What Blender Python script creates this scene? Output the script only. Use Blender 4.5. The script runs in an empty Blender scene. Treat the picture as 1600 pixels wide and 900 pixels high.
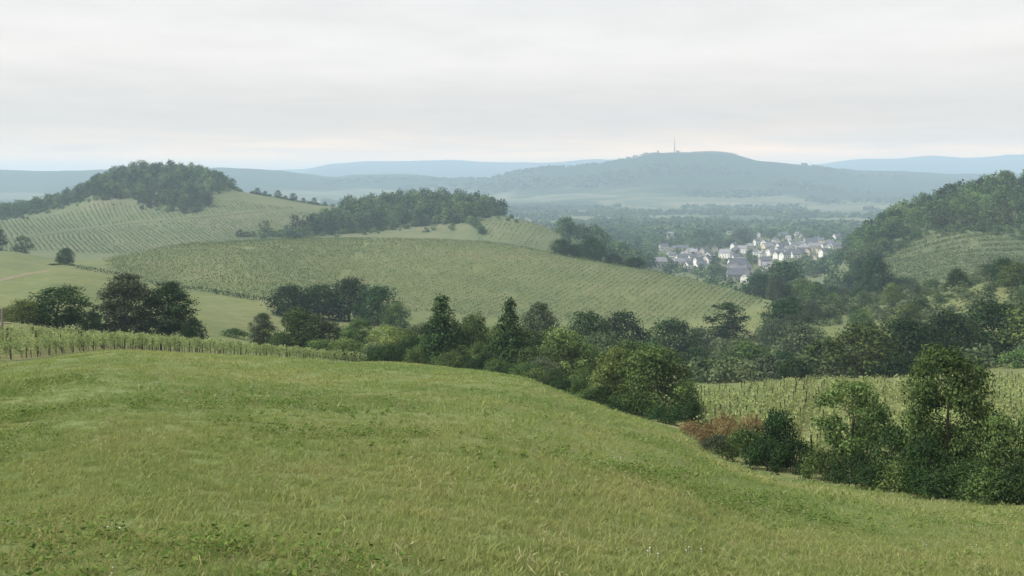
import bpy, math, random
import numpy as np

# ------------------------------------------------------------------ camera, sky, sun, exposure
scene = bpy.context.scene
COL = scene.collection
F = 1556.0                      # focal length in photo pixels (photo 1600 wide)
HZ = 290.0                      # eye-level line in the photo
cam_d = bpy.data.cameras.new('camera')
cam_d.sensor_width = 36.0
cam_d.lens = 36.0 * F / 1600.0
cam_d.shift_y = -(450.0 - HZ) / 1600.0
cam_d.clip_start = 0.1
cam_d.clip_end = 60000.0
cam = bpy.data.objects.new('camera', cam_d)
cam.location = (0, 0, 0)
cam.rotation_euler = (math.radians(90), 0, 0)
COL.objects.link(cam)
scene.camera = cam

SUN_EL, SUN_AZ = math.radians(50), math.radians(-98)   # azimuth from +Y, towards -X (left)
world = bpy.data.worlds.new('World')
scene.world = world
world.use_nodes = True
wn, wl = world.node_tree.nodes, world.node_tree.links
wn.clear()


def N(nodes, typ, **kw):
    n = nodes.new(typ)
    for k, v in kw.items():
        if k == 'inp':
            for a, b in v.items():
                n.inputs[a].default_value = b
        else:
            setattr(n, k, v)
    return n


def ramp(nodes, stops, interp='LINEAR'):
    r = nodes.new('ShaderNodeValToRGB')
    r.color_ramp.interpolation = interp
    el = r.color_ramp.elements
    while len(el) < len(stops):
        el.new(0.5)
    for e, (p, c) in zip(el, stops):
        e.position = p
        e.color = (c[0], c[1], c[2], 1.0)
    return r


def math_n(nodes, links, op, a, b=None, clamp=False):
    m = nodes.new('ShaderNodeMath')
    m.operation = op
    m.use_clamp = clamp
    for i, v in enumerate((a, b)):
        if v is None:
            continue
        if isinstance(v, (int, float)):
            m.inputs[i].default_value = v
        else:
            links.new(v, m.inputs[i])
    return m.outputs[0]


sky = N(wn, 'ShaderNodeTexSky', sky_type='NISHITA', sun_disc=False, sun_elevation=SUN_EL, sun_rotation=SUN_AZ, dust_density=3.0)
tc = N(wn, 'ShaderNodeTexCoord')
sep = N(wn, 'ShaderNodeSeparateXYZ')
wl.new(tc.outputs['Generated'], sep.inputs[0])
zc = math_n(wn, wl, 'MAXIMUM', sep.outputs['Z'], 0.0)
zd = math_n(wn, wl, 'ADD', zc, 0.05)
cx = math_n(wn, wl, 'DIVIDE', sep.outputs['X'], zd)
cy = math_n(wn, wl, 'DIVIDE', sep.outputs['Y'], zd)
comb = N(wn, 'ShaderNodeCombineXYZ')
wl.new(cx, comb.inputs[0])
wl.new(cy, comb.inputs[1])
cn = N(wn, 'ShaderNodeTexNoise', inp={'Scale': 0.33, 'Detail': 5.0, 'Roughness': 0.5, 'Distortion': 0.3})
wl.new(comb.outputs[0], cn.inputs['Vector'])
cn2 = N(wn, 'ShaderNodeTexNoise', inp={'Scale': 1.6, 'Detail': 4.0, 'Roughness': 0.55})
wl.new(comb.outputs[0], cn2.inputs['Vector'])
# cloud deck brightness by height above the horizon (sine of elevation), broken up by the cloud noise
w1 = math_n(wn, wl, 'SUBTRACT', cn.outputs['Fac'], 0.5)
w2 = math_n(wn, wl, 'MULTIPLY', w1, 0.05)
zz = math_n(wn, wl, 'ADD', zc, w2, True)
K = 6.2
SKY_STOPS = [(0.0, (2.4, 1.38, 0.58)), (0.028, (2.12, 1.26, 0.59)), (0.045, (1.10, 0.83, 0.60)), (0.072, (0.79, 0.665, 0.58)),
             (0.115, (1.04, 0.94, 0.87)), (0.15, (0.98, 0.92, 0.865)), (0.20, (0.86, 0.83, 0.815)), (0.45, (0.83, 0.825, 0.82)), (1.0, (0.82, 0.825, 0.835))]
sr = ramp(wn, [(p, tuple(v / 2 for v in c)) for p, c in SKY_STOPS], 'B_SPLINE')
wl.new(zz, sr.inputs[0])
m2 = N(wn, 'ShaderNodeMapRange', inp={'From Min': 0.3, 'From Max': 0.7, 'To Min': 0.95 * 2 * K, 'To Max': 1.05 * 2 * K})
wl.new(cn2.outputs['Fac'], m2.inputs['Value'])
cl = N(wn, 'ShaderNodeVectorMath', operation='SCALE')
wl.new(sr.outputs[0], cl.inputs[0])
wl.new(m2.outputs[0], cl.inputs['Scale'])
mx = N(wn, 'ShaderNodeMix', data_type='RGBA')
mx.inputs[0].default_value = 0.96       # overcast: the clear sky hardly shows through
wl.new(sky.outputs[0], mx.inputs[6])
wl.new(cl.outputs[0], mx.inputs[7])
bg = N(wn, 'ShaderNodeBackground', inp={'Strength': 0.1})
wl.new(mx.outputs[2], bg.inputs['Color'])
wo = N(wn, 'ShaderNodeOutputWorld')
wl.new(bg.outputs[0], wo.inputs['Surface'])

sun_d = bpy.data.lights.new('sun', 'SUN')
sun_d.energy = 3.9
sun_d.angle = math.radians(20)
sun_d.color = (1.0, 0.965, 0.91)
sun = bpy.data.objects.new('sun', sun_d)
sdir = np.array([math.sin(SUN_AZ) * math.cos(SUN_EL), math.cos(SUN_AZ) * math.cos(SUN_EL), math.sin(SUN_EL)])
from mathutils import Vector
sun.rotation_euler = Vector(sdir).to_track_quat('Z', 'Y').to_euler()
COL.objects.link(sun)

scene.view_settings.view_transform = 'Standard'
scene.view_settings.look = 'None'
scene.view_settings.exposure = 0.7
scene.view_settings.gamma = 1.0
scene.view_settings.use_curve_mapping = False
scene.render.engine = 'CYCLES'
cy_ = scene.cycles
cy_.max_bounces = 6
cy_.diffuse_bounces = 3
cy_.transmission_bounces = 4
cy_.glossy_bounces = 1
cy_.volume_bounces = 2
cy_.transparent_max_bounces = 8
cy_.use_denoising = True
cy_.use_adaptive_sampling = True
cy_.adaptive_threshold = 0.015
scene.render.filter_size = 1.3

HAZE_DENSITY = 1.7e-4
HAZE_COLOR = (0.615, 0.80, 1.0)
HAZE_G = 0.0

rng = np.random.default_rng(11)
random.seed(11)


# ------------------------------------------------------------------ helpers
def pchip1(xk, yk, x):
    """monotone cubic through (xk, yk), constant beyond the ends"""
    xk = np.asarray(xk, float)
    yk = np.asarray(yk, float)
    h = np.diff(xk)
    d = np.diff(yk) / h
    m = np.zeros_like(yk)
    for i in range(1, len(xk) - 1):
        if d[i - 1] * d[i] > 0:
            w1, w2 = 2 * h[i] + h[i - 1], h[i] + 2 * h[i - 1]
            m[i] = (w1 + w2) / (w1 / d[i - 1] + w2 / d[i])
    x = np.clip(x, xk[0], xk[-1])
    i = np.clip(np.searchsorted(xk, x) - 1, 0, len(xk) - 2)
    t = (x - xk[i]) / h[i]
    return ((2 * t**3 - 3 * t**2 + 1) * yk[i] + (t**3 - 2 * t**2 + t) * h[i] * m[i]
            + (-2 * t**3 + 3 * t**2) * yk[i + 1] + (t**3 - t**2) * h[i] * m[i + 1])


def vnoise(x, y, seed=0):
    xi, yi = np.floor(x).astype(np.int64), np.floor(y).astype(np.int64)
    fx, fy = x - xi, y - yi
    fx, fy = fx * fx * (3 - 2 * fx), fy * fy * (3 - 2 * fy)

    def hsh(a, b):
        n = (a * 374761393 + b * 668265263 + seed * 1442695041) & 0xFFFFFFFF
        n = ((n ^ (n >> 13)) * 1274126177) & 0xFFFFFFFF
        return ((n ^ (n >> 16)) & 0xFFFF) / 65535.0
    a, b = hsh(xi, yi), hsh(xi + 1, yi)
    c, d = hsh(xi, yi + 1), hsh(xi + 1, yi + 1)
    return (a * (1 - fx) + b * fx) * (1 - fy) + (c * (1 - fx) + d * fx) * fy - 0.5


def fbm(x, y, seed=0, octv=4):
    s, a = 0, 1.0
    for k in range(octv):
        s = s + a * vnoise(x * 2**k, y * 2**k, seed + k)
        a *= 0.5
    return s


def sstep(a, b, x):
    t = np.clip((x - a) / (b - a), 0, 1)
    return t * t * (3 - 2 * t)


def tag(o, label=None, cat=None, group=None, kind=None):
    if label: o['label'] = label
    if cat: o['category'] = cat
    if group: o['group'] = group
    if kind: o['kind'] = kind
    return o


def link(name, data, parent=None, loc=None):
    o = bpy.data.objects.new(name, data)
    COL.objects.link(o)
    if parent is not None: o.parent = parent
    if loc is not None: o.location = loc
    return o


def empty(name, loc, rz=0.0, sc=(1, 1, 1)):
    o = link(name, None, None, loc)
    o.empty_display_size = 0.5
    o.rotation_euler = (0, 0, rz)
    o.scale = sc
    return o


def np_mesh(name, V, nsides, mats, tint=None, smooth=False, idx=None, matidx=None):
    """V: (n,3); faces of nsides vertices, either consecutive or given by idx (m,nsides)"""
    me = bpy.data.meshes.new(name)
    V = np.asarray(V, np.float32)
    if idx is None:
        idx = np.arange(len(V), dtype=np.int32).reshape(-1, nsides)
    idx = np.asarray(idx, np.int32)
    m = len(idx)
    me.vertices.add(len(V))
    me.vertices.foreach_set('co', V.ravel())
    me.loops.add(m * nsides)
    me.loops.foreach_set('vertex_index', idx.ravel())
    me.polygons.add(m)
    me.polygons.foreach_set('loop_start', np.arange(0, m * nsides, nsides, dtype=np.int32))
    me.polygons.foreach_set('loop_total', np.full(m, nsides, np.int32))
    if smooth:
        me.polygons.foreach_set('use_smooth', np.ones(m, bool))
    for mt in (mats if isinstance(mats, (list, tuple)) else [mats]):
        me.materials.append(mt)
    if matidx is not None:
        me.polygons.foreach_set('material_index', np.asarray(matidx, np.int32))
    if tint is not None:
        a = me.attributes.new('tint', 'FLOAT', 'POINT')
        a.data.foreach_set('value', np.asarray(tint, np.float32))
    me.update(calc_edges=True)
    return me


def poly_mesh(name, verts, faces, mats, matidx=None):
    me = bpy.data.meshes.new(name)
    me.from_pydata([tuple(v) for v in verts], [], faces)
    for mt in (mats if isinstance(mats, (list, tuple)) else [mats]):
        me.materials.append(mt)
    if matidx is not None:
        me.polygons.foreach_set('material_index', matidx)
    me.update()
    return me


def box_vf(x0, x1, y0, y1, z0, z1, off=0):
    v = [(x0, y0, z0), (x1, y0, z0), (x1, y1, z0), (x0, y1, z0), (x0, y0, z1), (x1, y0, z1), (x1, y1, z1), (x0, y1, z1)]
    f = [(0, 3, 2, 1), (4, 5, 6, 7), (0, 1, 5, 4), (1, 2, 6, 5), (2, 3, 7, 6), (3, 0, 4, 7)]
    return v, [tuple(i + off for i in q) for q in f]


def tubes(segs, sides=6):
    """segs: list of (p0, p1, r0, r1) -> verts, quad faces"""
    V, Fc = [], []
    for p0, p1, r0, r1 in segs:
        p0, p1 = np.array(p0, float), np.array(p1, float)
        d = p1 - p0
        d /= np.linalg.norm(d) + 1e-9
        a = np.cross(d, (1, 0, 0) if abs(d[0]) < 0.8 else (0, 1, 0))
        a /= np.linalg.norm(a)
        b = np.cross(d, a)
        o = len(V)
        for p, r in ((p0, r0), (p1, r1)):
            for k in range(sides):
                t = 2 * math.pi * k / sides
                V.append(p + r * (math.cos(t) * a + math.sin(t) * b))
        for k in range(sides):
            k2 = (k + 1) % sides
            Fc.append((o + k, o + k2, o + sides + k2, o + sides + k))
    return V, Fc


# ------------------------------------------------------------------ materials
def new_mat(name):
    m = bpy.data.materials.new(name)
    m.use_nodes = True
    m.node_tree.nodes.clear()
    return m, m.node_tree.nodes, m.node_tree.links


def leaf_mat(name, dark, light, trans=0.22, obj_var=0.35, gloss=0.006):
    """leaves: colour from each leaf's own tint, each plant slightly lighter, darker, yellower or bluer"""
    m, n, l = new_mat(name)
    at = N(n, 'ShaderNodeAttribute', attribute_name='tint')
    r = ramp(n, [(0.0, dark), (0.55, tuple(0.5 * (a + b) for a, b in zip(dark, light))), (1.0, light)])
    l.new(at.outputs['Fac'], r.inputs[0])
    oi = N(n, 'ShaderNodeObjectInfo')
    mr = N(n, 'ShaderNodeMapRange', inp={'To Min': 1 - obj_var, 'To Max': 1 + obj_var})
    l.new(oi.outputs['Random'], mr.inputs['Value'])
    fr = math_n(n, l, 'FRACT', math_n(n, l, 'MULTIPLY', oi.outputs['Random'], 7.31))
    hr = N(n, 'ShaderNodeMapRange', inp={'To Min': 0.5 - 0.063 * obj_var, 'To Max': 0.5 + 0.034 * obj_var})
    l.new(fr, hr.inputs['Value'])
    hs = N(n, 'ShaderNodeHueSaturation')
    l.new(r.outputs[0], hs.inputs['Color'])
    l.new(mr.outputs[0], hs.inputs['Value'])
    l.new(hr.outputs[0], hs.inputs['Hue'])
    d = N(n, 'ShaderNodeBsdfDiffuse')
    t = N(n, 'ShaderNodeBsdfTranslucent')
    l.new(hs.outputs[0], d.inputs['Color'])
    l.new(hs.outputs[0], t.inputs['Color'])
    mx = N(n, 'ShaderNodeMixShader', inp={0: trans})
    l.new(d.outputs[0], mx.inputs[1])
    l.new(t.outputs[0], mx.inputs[2])
    g = N(n, 'ShaderNodeBsdfGlossy', inp={'Roughness': 0.5, 'Color': (0.8, 0.85, 0.9, 1)})
    mg = N(n, 'ShaderNodeMixShader', inp={0: gloss})
    l.new(mx.outputs[0], mg.inputs[1])
    l.new(g.outputs[0], mg.inputs[2])
    o = N(n, 'ShaderNodeOutputMaterial')
    l.new(mg.outputs[0], o.inputs['Surface'])
    return m


def noise_mat(name, stops, scale, detail=6.0, stops2=None, scale2=None, fac2=0.5, bump=0.0, bump_scale=None, rough=0.95, stretch=(1, 1, 1), coord='pos'):
    m, n, l = new_mat(name)
    if coord == 'pos':
        g = N(n, 'ShaderNodeNewGeometry')
        src = g.outputs['Position']
    else:
        g = N(n, 'ShaderNodeTexCoord')
        src = g.outputs['Object']
    mp = N(n, 'ShaderNodeMapping')
    mp.inputs['Scale'].default_value = stretch
    l.new(src, mp.inputs[0])
    nz = N(n, 'ShaderNodeTexNoise', inp={'Scale': scale, 'Detail': detail, 'Roughness': 0.6})
    l.new(mp.outputs[0], nz.inputs['Vector'])
    r = ramp(n, stops)
    l.new(nz.outputs['Fac'], r.inputs[0])
    col = r.outputs[0]
    if stops2:
        nz2 = N(n, 'ShaderNodeTexNoise', inp={'Scale': scale2, 'Detail': 5.0, 'Roughness': 0.65})
        l.new(mp.outputs[0], nz2.inputs['Vector'])
        r2 = ramp(n, stops2)
        l.new(nz2.outputs['Fac'], r2.inputs[0])
        mxx = N(n, 'ShaderNodeMix', data_type='RGBA')
        mxx.inputs[0].default_value = fac2
        l.new(col, mxx.inputs[6])
        l.new(r2.outputs[0], mxx.inputs[7])
        col = mxx.outputs[2]
    b = N(n, 'ShaderNodeBsdfPrincipled', inp={'Roughness': rough, 'Specular IOR Level': 0.1})
    l.new(col, b.inputs['Base Color'])
    if bump:
        nb = N(n, 'ShaderNodeTexNoise', inp={'Scale': bump_scale, 'Detail': 6.0, 'Roughness': 0.7})
        l.new(src, nb.inputs['Vector'])
        bp = N(n, 'ShaderNodeBump', inp={'Strength': 0.6, 'Distance': bump})
        l.new(nb.outputs['Fac'], bp.inputs['Height'])
        l.new(bp.outputs[0], b.inputs['Normal'])
    o = N(n, 'ShaderNodeOutputMaterial')
    l.new(b.outputs[0], o.inputs['Surface'])
    return m


M = {}
M['meadow'] = noise_mat('meadow_turf', [(0.3, (0.08184, 0.1181, 0.03874)), (0.5, (0.1269, 0.1603, 0.05855)), (0.72, (0.1719, 0.1814, 0.07318))], 0.09, 7,
                        [(0.3, (0.06956, 0.1013, 0.031)), (0.5, (0.1228, 0.1519, 0.0551)), (0.7, (0.1842, 0.2025, 0.09045))], 1.7, 0.36, 0.12, 5.0, stretch=(0.7, 1.0, 1))
M['vine_soil'] = noise_mat('vineyard_soil', [(0.35, (0.12, 0.145, 0.055)), (0.55, (0.18, 0.185, 0.08)), (0.7, (0.26, 0.20, 0.12))], 0.35, 6,
                           [(0.4, (0.11, 0.14, 0.05)), (0.62, (0.22, 0.20, 0.10))], 2.5, 0.4, 0.1, 4.0)
M['pasture'] = noise_mat('pasture_grass', [(0.33, (0.0675, 0.09975, 0.036)), (0.5, (0.1125, 0.1377, 0.05)), (0.68, (0.1665, 0.1662, 0.075))], 0.02, 7,
                         [(0.35, (0.072, 0.09975, 0.035)), (0.65, (0.153, 0.1568, 0.07))], 0.25, 0.5, 0.3, 1.0)
M['vine_hill'] = noise_mat('vineyard_turf', [(0.33, (0.0792, 0.1116, 0.045)), (0.5, (0.11, 0.1395, 0.055)), (0.7, (0.1672, 0.1628, 0.085))], 0.025, 7,
                           [(0.35, (0.0704, 0.1023, 0.038)), (0.65, (0.1584, 0.1535, 0.08))], 0.3, 0.45, 0.3, 1.0)
M['hill'] = noise_mat('hill_grass', [(0.33, (0.0663, 0.0966, 0.045)), (0.5, (0.0936, 0.1176, 0.054)), (0.68, (0.156, 0.1512, 0.09))], 0.014, 7,
                      [(0.35, (0.0624, 0.0924, 0.036)), (0.65, (0.1326, 0.1344, 0.0765))], 0.12, 0.45, 0.4, 0.5)
M['floor'] = noise_mat('valley_fields', [(0.38, (0.04, 0.062, 0.03)), (0.5, (0.07, 0.10, 0.045)), (0.58, (0.17, 0.17, 0.09)), (0.7, (0.09, 0.12, 0.05))], 0.004, 3,
                       [(0.4, (0.04, 0.06, 0.03)), (0.6, (0.10, 0.11, 0.05))], 0.03, 0.4, stretch=(0.6, 1.4, 1))
M['bark'] = noise_mat('tree_bark', [(0.3, (0.035, 0.028, 0.02)), (0.7, (0.085, 0.07, 0.052))], 6.0, 5, bump=0.03, bump_scale=14.0, coord='obj')
M['post'] = noise_mat('weathered_post_wood', [(0.3, (0.028, 0.022, 0.018)), (0.7, (0.07, 0.056, 0.045))], 9.0, 5, coord='obj')
M['pale_post'] = noise_mat('pale_post_wood', [(0.3, (0.17, 0.155, 0.125)), (0.7, (0.28, 0.26, 0.22))], 5.0, 5, coord='obj')
M['track'] = noise_mat('dirt_track', [(0.35, (0.13, 0.125, 0.07)), (0.65, (0.22, 0.18, 0.12))], 0.4, 6)
M['grey_track'] = noise_mat('green_track', [(0.35, (0.05, 0.065, 0.03)), (0.65, (0.10, 0.105, 0.055))], 0.4, 6)
M['l_dark'] = leaf_mat('leaves_dark', (0.007, 0.021, 0.0065), (0.042, 0.088, 0.023))
M['l_mid'] = leaf_mat('leaves_green', (0.015, 0.038, 0.011), (0.13, 0.20, 0.056))
M['l_light'] = leaf_mat('leaves_pale', (0.05, 0.092, 0.023), (0.225, 0.285, 0.085))
M['l_grey'] = leaf_mat('leaves_grey_green', (0.028, 0.05, 0.024), (0.125, 0.16, 0.08))
M['l_far'] = leaf_mat('leaves_woodland', (0.009, 0.024, 0.010), (0.10, 0.155, 0.052), obj_var=0.5)
M['l_scrub'] = leaf_mat('leaves_scrub', (0.03, 0.055, 0.022), (0.135, 0.17, 0.075), obj_var=0.1)
M['l_rust'] = leaf_mat('leaves_rusty', obj_var=0.15, dark=(0.13, 0.098, 0.042), light=(0.30, 0.235, 0.10))
M['l_vine'] = leaf_mat('leaves_vine', (0.13, 0.185, 0.06), (0.40, 0.45, 0.19), trans=0.42, obj_var=0.15)
M['l_vine_far'] = leaf_mat('leaves_vine_far', (0.068, 0.105, 0.042), (0.15, 0.19, 0.074), trans=0.3, obj_var=0.05)
M['wall_white'] = noise_mat('white_render', [(0.3, (0.60, 0.585, 0.56)), (0.7, (0.76, 0.745, 0.71))], 0.4, 4, coord='obj')
M['wall_cream'] = noise_mat('cream_render', [(0.3, (0.52, 0.46, 0.36)), (0.7, (0.62, 0.56, 0.45))], 0.4, 4, coord='obj')
M['wall_stone'] = noise_mat('grey_stone', [(0.3, (0.30, 0.28, 0.26)), (0.7, (0.45, 0.43, 0.40))], 0.6, 6, coord='obj')
M['slate'] = noise_mat('slate_roofing', [(0.3, (0.065, 0.07, 0.085)), (0.7, (0.13, 0.137, 0.155))], 0.5, 6, coord='obj', rough=0.7)
M['slate_pale'] = noise_mat('pale_roofing', [(0.3, (0.15, 0.15, 0.165)), (0.7, (0.24, 0.24, 0.255))], 0.5, 6, coord='obj', rough=0.7)
M['tile'] = noise_mat('brown_roof_tile', [(0.3, (0.16, 0.11, 0.09)), (0.7, (0.26, 0.18, 0.15))], 0.5, 6, coord='obj')
M['glass'] = noise_mat('window_glass', [(0.3, (0.03, 0.035, 0.04)), (0.7, (0.06, 0.065, 0.07))], 1.0, 2, coord='obj', rough=0.2)
M['mast'] = noise_mat('mast_paint', [(0.3, (0.26, 0.2, 0.19)), (0.7, (0.34, 0.27, 0.26))], 0.1, 3, coord='obj')


def far_hill_mat():
    m, n, l = new_mat('distant_woods_and_fields')
    g = N(n, 'ShaderNodeNewGeometry')
    mp = N(n, 'ShaderNodeMapping')
    mp.inputs['Scale'].default_value = (0.55, 1.0, 1.0)
    l.new(g.outputs['Position'], mp.inputs[0])
    nz = N(n, 'ShaderNodeTexNoise', inp={'Scale': 0.0016, 'Detail': 6.0, 'Roughness': 0.6})
    l.new(mp.outputs[0], nz.inputs['Vector'])
    sp = N(n, 'ShaderNodeSeparateXYZ')
    l.new(g.outputs['Position'], sp.inputs[0])
    mr = N(n, 'ShaderNodeMapRange', inp={'From Min': -80.0, 'From Max': 90.0, 'To Min': 0.07, 'To Max': -0.24})
    l.new(sp.outputs['Z'], mr.inputs['Value'])
    s = math_n(n, l, 'ADD', nz.outputs['Fac'], mr.outputs[0])
    r = ramp(n, [(0.44, (0.03, 0.05, 0.028)), (0.50, (0.05, 0.072, 0.035)), (0.535, (0.135, 0.14, 0.085)), (0.60, (0.07, 0.09, 0.05)), (0.68, (0.15, 0.15, 0.095))])
    l.new(s, r.inputs[0])
    b = N(n, 'ShaderNodeBsdfPrincipled', inp={'Roughness': 1.0, 'Specular IOR Level': 0.0})
    l.new(r.outputs[0], b.inputs['Base Color'])
    nb = N(n, 'ShaderNodeTexNoise', inp={'Scale': 0.03, 'Detail': 5.0})
    l.new(g.outputs['Position'], nb.inputs['Vector'])
    bp = N(n, 'ShaderNodeBump', inp={'Strength': 0.8, 'Distance': 14.0})
    l.new(nb.outputs['Fac'], bp.inputs['Height'])
    l.new(bp.outputs[0], b.inputs['Normal'])
    o = N(n, 'ShaderNodeOutputMaterial')
    l.new(b.outputs[0], o.inputs['Surface'])
    return m


M['far'] = far_hill_mat()

# ------------------------------------------------------------------ terrain: one continuous relief, cut into the pieces of land
# Each row is a line across the land (edge of the meadow, hollow, crest, ...): bearing (photo column), distance in m, height
# (a number: photo row where that ground shows; 'z': metres from the eye)


def Z(v): return ('z', v)


ROWS = {
    'D': [(-700, 75, 560), (-300, 84, 568), (0, 93, 563), (150, 105, 547), (300, 120, 552), (450, 130, 561), (570, 135, 569), (700, 130, 577),
          (800, 120, 588), (900, 100, 620), (1000, 84, 652), (1060, 76, 672), (1100, 68, 700), (1200, 58, 735), (1300, 52, 752), (1400, 47, 770),
          (1500, 43, 783), (1600, 40, 792), (1900, 34, 800), (2300, 30, 800)],
    'E': [(-700, 88, 540), (-300, 95, 540), (0, 104, 534), (150, 113, 540), (300, 126, 550), (450, 136, 561), (570, 142, 571), (700, 145, 582),
          (800, 148, 590), (900, 145, 602), (1000, 138, 612), (1100, 130, 617), (1300, 146, 601), (1500, 146, 597), (1600, 142, 594), (1900, 130, 585), (2300, 120, 575)],
    'F': [(-700, 190, 500), (0, 200, 498), (150, 200, 500), (300, 240, 500), (450, 290, 505), (600, 310, 510), (750, 300, 525), (900, 290, 540),
          (1050, 290, 560), (1200, 300, 555), (1350, 280, 545), (1500, 260, 525), (1600, 250, 510), (1900, 230, 480), (2300, 220, 450)],
    'G': [(-700, 300, 450), (0, 330, 440), (100, 400, 419), (150, 395, 426), (300, 380, 455), (420, 350, 471), (450, 352, 475), (600, 370, 490),
          (750, 380, 500), (900, 390, 510), (1050, 400, 508), (1200, 420, 480), (1350, 380, 485), (1500, 350, 455), (1600, 340, 432), (1900, 320, 400), (2300, 300, 380)],
    'H': [(-700, 420, 390), (0, 450, 394), (100, 470, 408), (150, 480, 408), (200, 500, 402), (250, 520, 391), (300, 540, 383), (450, 580, 377),
          (600, 600, 375), (750, 600, 379), (850, 580, 395), (900, 570, 405), (1050, 530, 433), (1190, 480, 468), (1250, 470, 475), (1350, 480, 470),
          (1500, 450, 462), (1600, 450, 450), (1900, 430, 430), (2300, 400, 420)],
    'I': [(-700, 600, Z(-55)), (0, 650, Z(-52)), (300, 750, Z(-54)), (600, 760, Z(-54)), (750, 760, Z(-58)), (900, 760, Z(-74)), (1050, 750, Z(-86)),
          (1200, 690, Z(-84)), (1350, 590, Z(-68)), (1500, 560, Z(-60)), (1600, 545, Z(-58)), (1900, 520, Z(-50)), (2300, 500, Z(-40))],
    'J': [(-700, 900, 350), (0, 950, 352), (150, 950, 357), (300, 950, 352), (450, 950, 355), (600, 950, 353), (700, 940, 351), (750, 930, 344),
          (800, 920, 345), (860, 900, 359), (930, 880, 378), (1000, 880, Z(-72)), (1050, 900, Z(-85)), (1200, 950, Z(-90)), (1300, 800, Z(-76)),
          (1350, 720, 402), (1400, 690, 402), (1500, 650, 405), (1600, 640, 405), (1900, 600, 390), (2300, 600, 370)],
    'K': [(-700, 1150, 350), (-300, 1150, 342), (0, 1150, 336), (60, 1150, 326), (110, 1150, 312), (150, 1150, 292), (190, 1180, 275), (250, 1200, 268),
          (300, 1200, 271), (340, 1180, 284), (370, 1160, 296), (430, 1150, 308), (520, 1130, 323), (560, 1110, 326), (600, 1100, 321), (650, 1100, 318),
          (700, 1090, 317), (750, 1070, 324), (790, 1050, 337), (840, 1050, 352), (900, 1100, Z(-72)), (1000, 1150, Z(-88)), (1200, 1200, Z(-90)),
          (1300, 1000, Z(-84)), (1340, 850, 375), (1400, 800, 343), (1450, 800, 325), (1500, 800, 310), (1550, 800, 294), (1600, 800, 292), (1900, 780, 270), (2300, 750, 260)],
    'L': [(-700, 1600, Z(-80)), (500, 1600, Z(-84)), (900, 1500, Z(-88)), (1200, 1500, Z(-90)), (1300, 1350, Z(-88)), (1400, 1300, Z(-80)), (1600, 1300, Z(-60)), (2300, 1300, Z(-50))],
    'M': [(-700, 2400, Z(-86)), (900, 2400, Z(-89)), (1300, 2400, Z(-88)), (2300, 2400, Z(-70))],
    'N': [(-700, 3300, Z(-78)), (500, 3300, Z(-80)), (900, 3300, Z(-82)), (1300, 3300, Z(-80)), (1600, 3300, Z(-70)), (2300, 3300, Z(-60))],
    'O': [(-700, 4000, 318), (0, 4000, 312), (300, 4000, 310), (500, 4000, 312), (700, 4000, 318), (800, 4000, 313), (900, 4000, 307), (1050, 4000, 299),
          (1200, 4000, 299), (1350, 4000, 307), (1500, 4000, 305), (1600, 4000, 300), (2300, 4000, 300)],
    'P': [(-700, 5500, 262), (-300, 5500, 262), (0, 5500, 265), (75, 5500, 266), (150, 5500, 267), (300, 5500, 265), (360, 5500, 262), (430, 5500, 265), (480, 5700, 271),
          (520, 5800, 276), (560, 5800, 273), (640, 5700, 274), (700, 5500, 279), (760, 5200, 283), (800, 5000, 275), (850, 5000, 267), (900, 5000, 262),
          (950, 5000, 253), (1000, 5000, 241), (1025, 5000, 235), (1100, 5000, 234), (1150, 5000, 240), (1180, 5000, 248), (1220, 5000, 253), (1270, 5100, 258),
          (1310, 5300, 266), (1350, 5600, 271), (1420, 5800, 269), (1500, 5800, 271), (1600, 5800, 269), (2300, 5800, 265)],
    'Q': [(-700, 7500, Z(25)), (2300, 7500, Z(25))],
    'R': [(-700, 11000, 268), (0, 11000, 275), (300, 11000, 271), (400, 11000, 268), (470, 11000, 264), (530, 11000, 254), (620, 11000, 250), (740, 11000, 252),
          (800, 11000, 254), (870, 11000, 251), (920, 11000, 247), (950, 11000, 249), (1000, 11000, 255), (1200, 11000, 262), (1270, 11000, 259),
          (1340, 11000, 251), (1400, 11000, 250), (1455, 11000, 244), (1510, 11000, 247), (1600, 11000, 242), (1900, 11000, 246), (2300, 11000, 250)],
    'S': [(-700, 14000, Z(0)), (2300, 14000, Z(0))],
}
ucols = np.concatenate([np.linspace(-1.7, -0.56, 70)[:-1], np.linspace(-0.56, 0.56, 470), np.linspace(0.56, 1.7, 70)[1:]])
pxcols = 800 + ucols * F
KY, KZ = {}, {}
for k, pts in ROWS.items():
    px = [p[0] for p in pts]
    yy = [p[1] for p in pts]
    zz_ = [p[2][1] if isinstance(p[2], tuple) else -p[1] * (p[2] - HZ) / F for p in pts]
    KY[k], KZ[k] = pchip1(px, yy, pxcols), pchip1(px, zz_, pxcols)
KY['A'], KZ['A'] = np.full_like(ucols, 2.0), np.full_like(ucols, -2.4)
KY['B'] = 0.5 * (2 + KY['D'])
KZ['B'] = 0.5 * (-2.4 + KZ['D']) + 0.006 * KY['D']
order = 'ABDEFGHIJKLMNOPQRS'
subs = dict(A=30, B=46, D=14, E=14, F=12, G=18, H=12, I=14, J=22, K=14, L=12, M=12, N=18, O=26, P=8, Q=14, R=4)
kY = np.stack([KY[k] for k in order])           # knots x columns
kZ = np.stack([KZ[k] for k in order])
hh = np.diff(kY, axis=0)
dd = np.diff(kZ, axis=0) / hh
mm = np.zeros_like(kZ)
mm[0], mm[-1] = dd[0], dd[-1]
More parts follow.
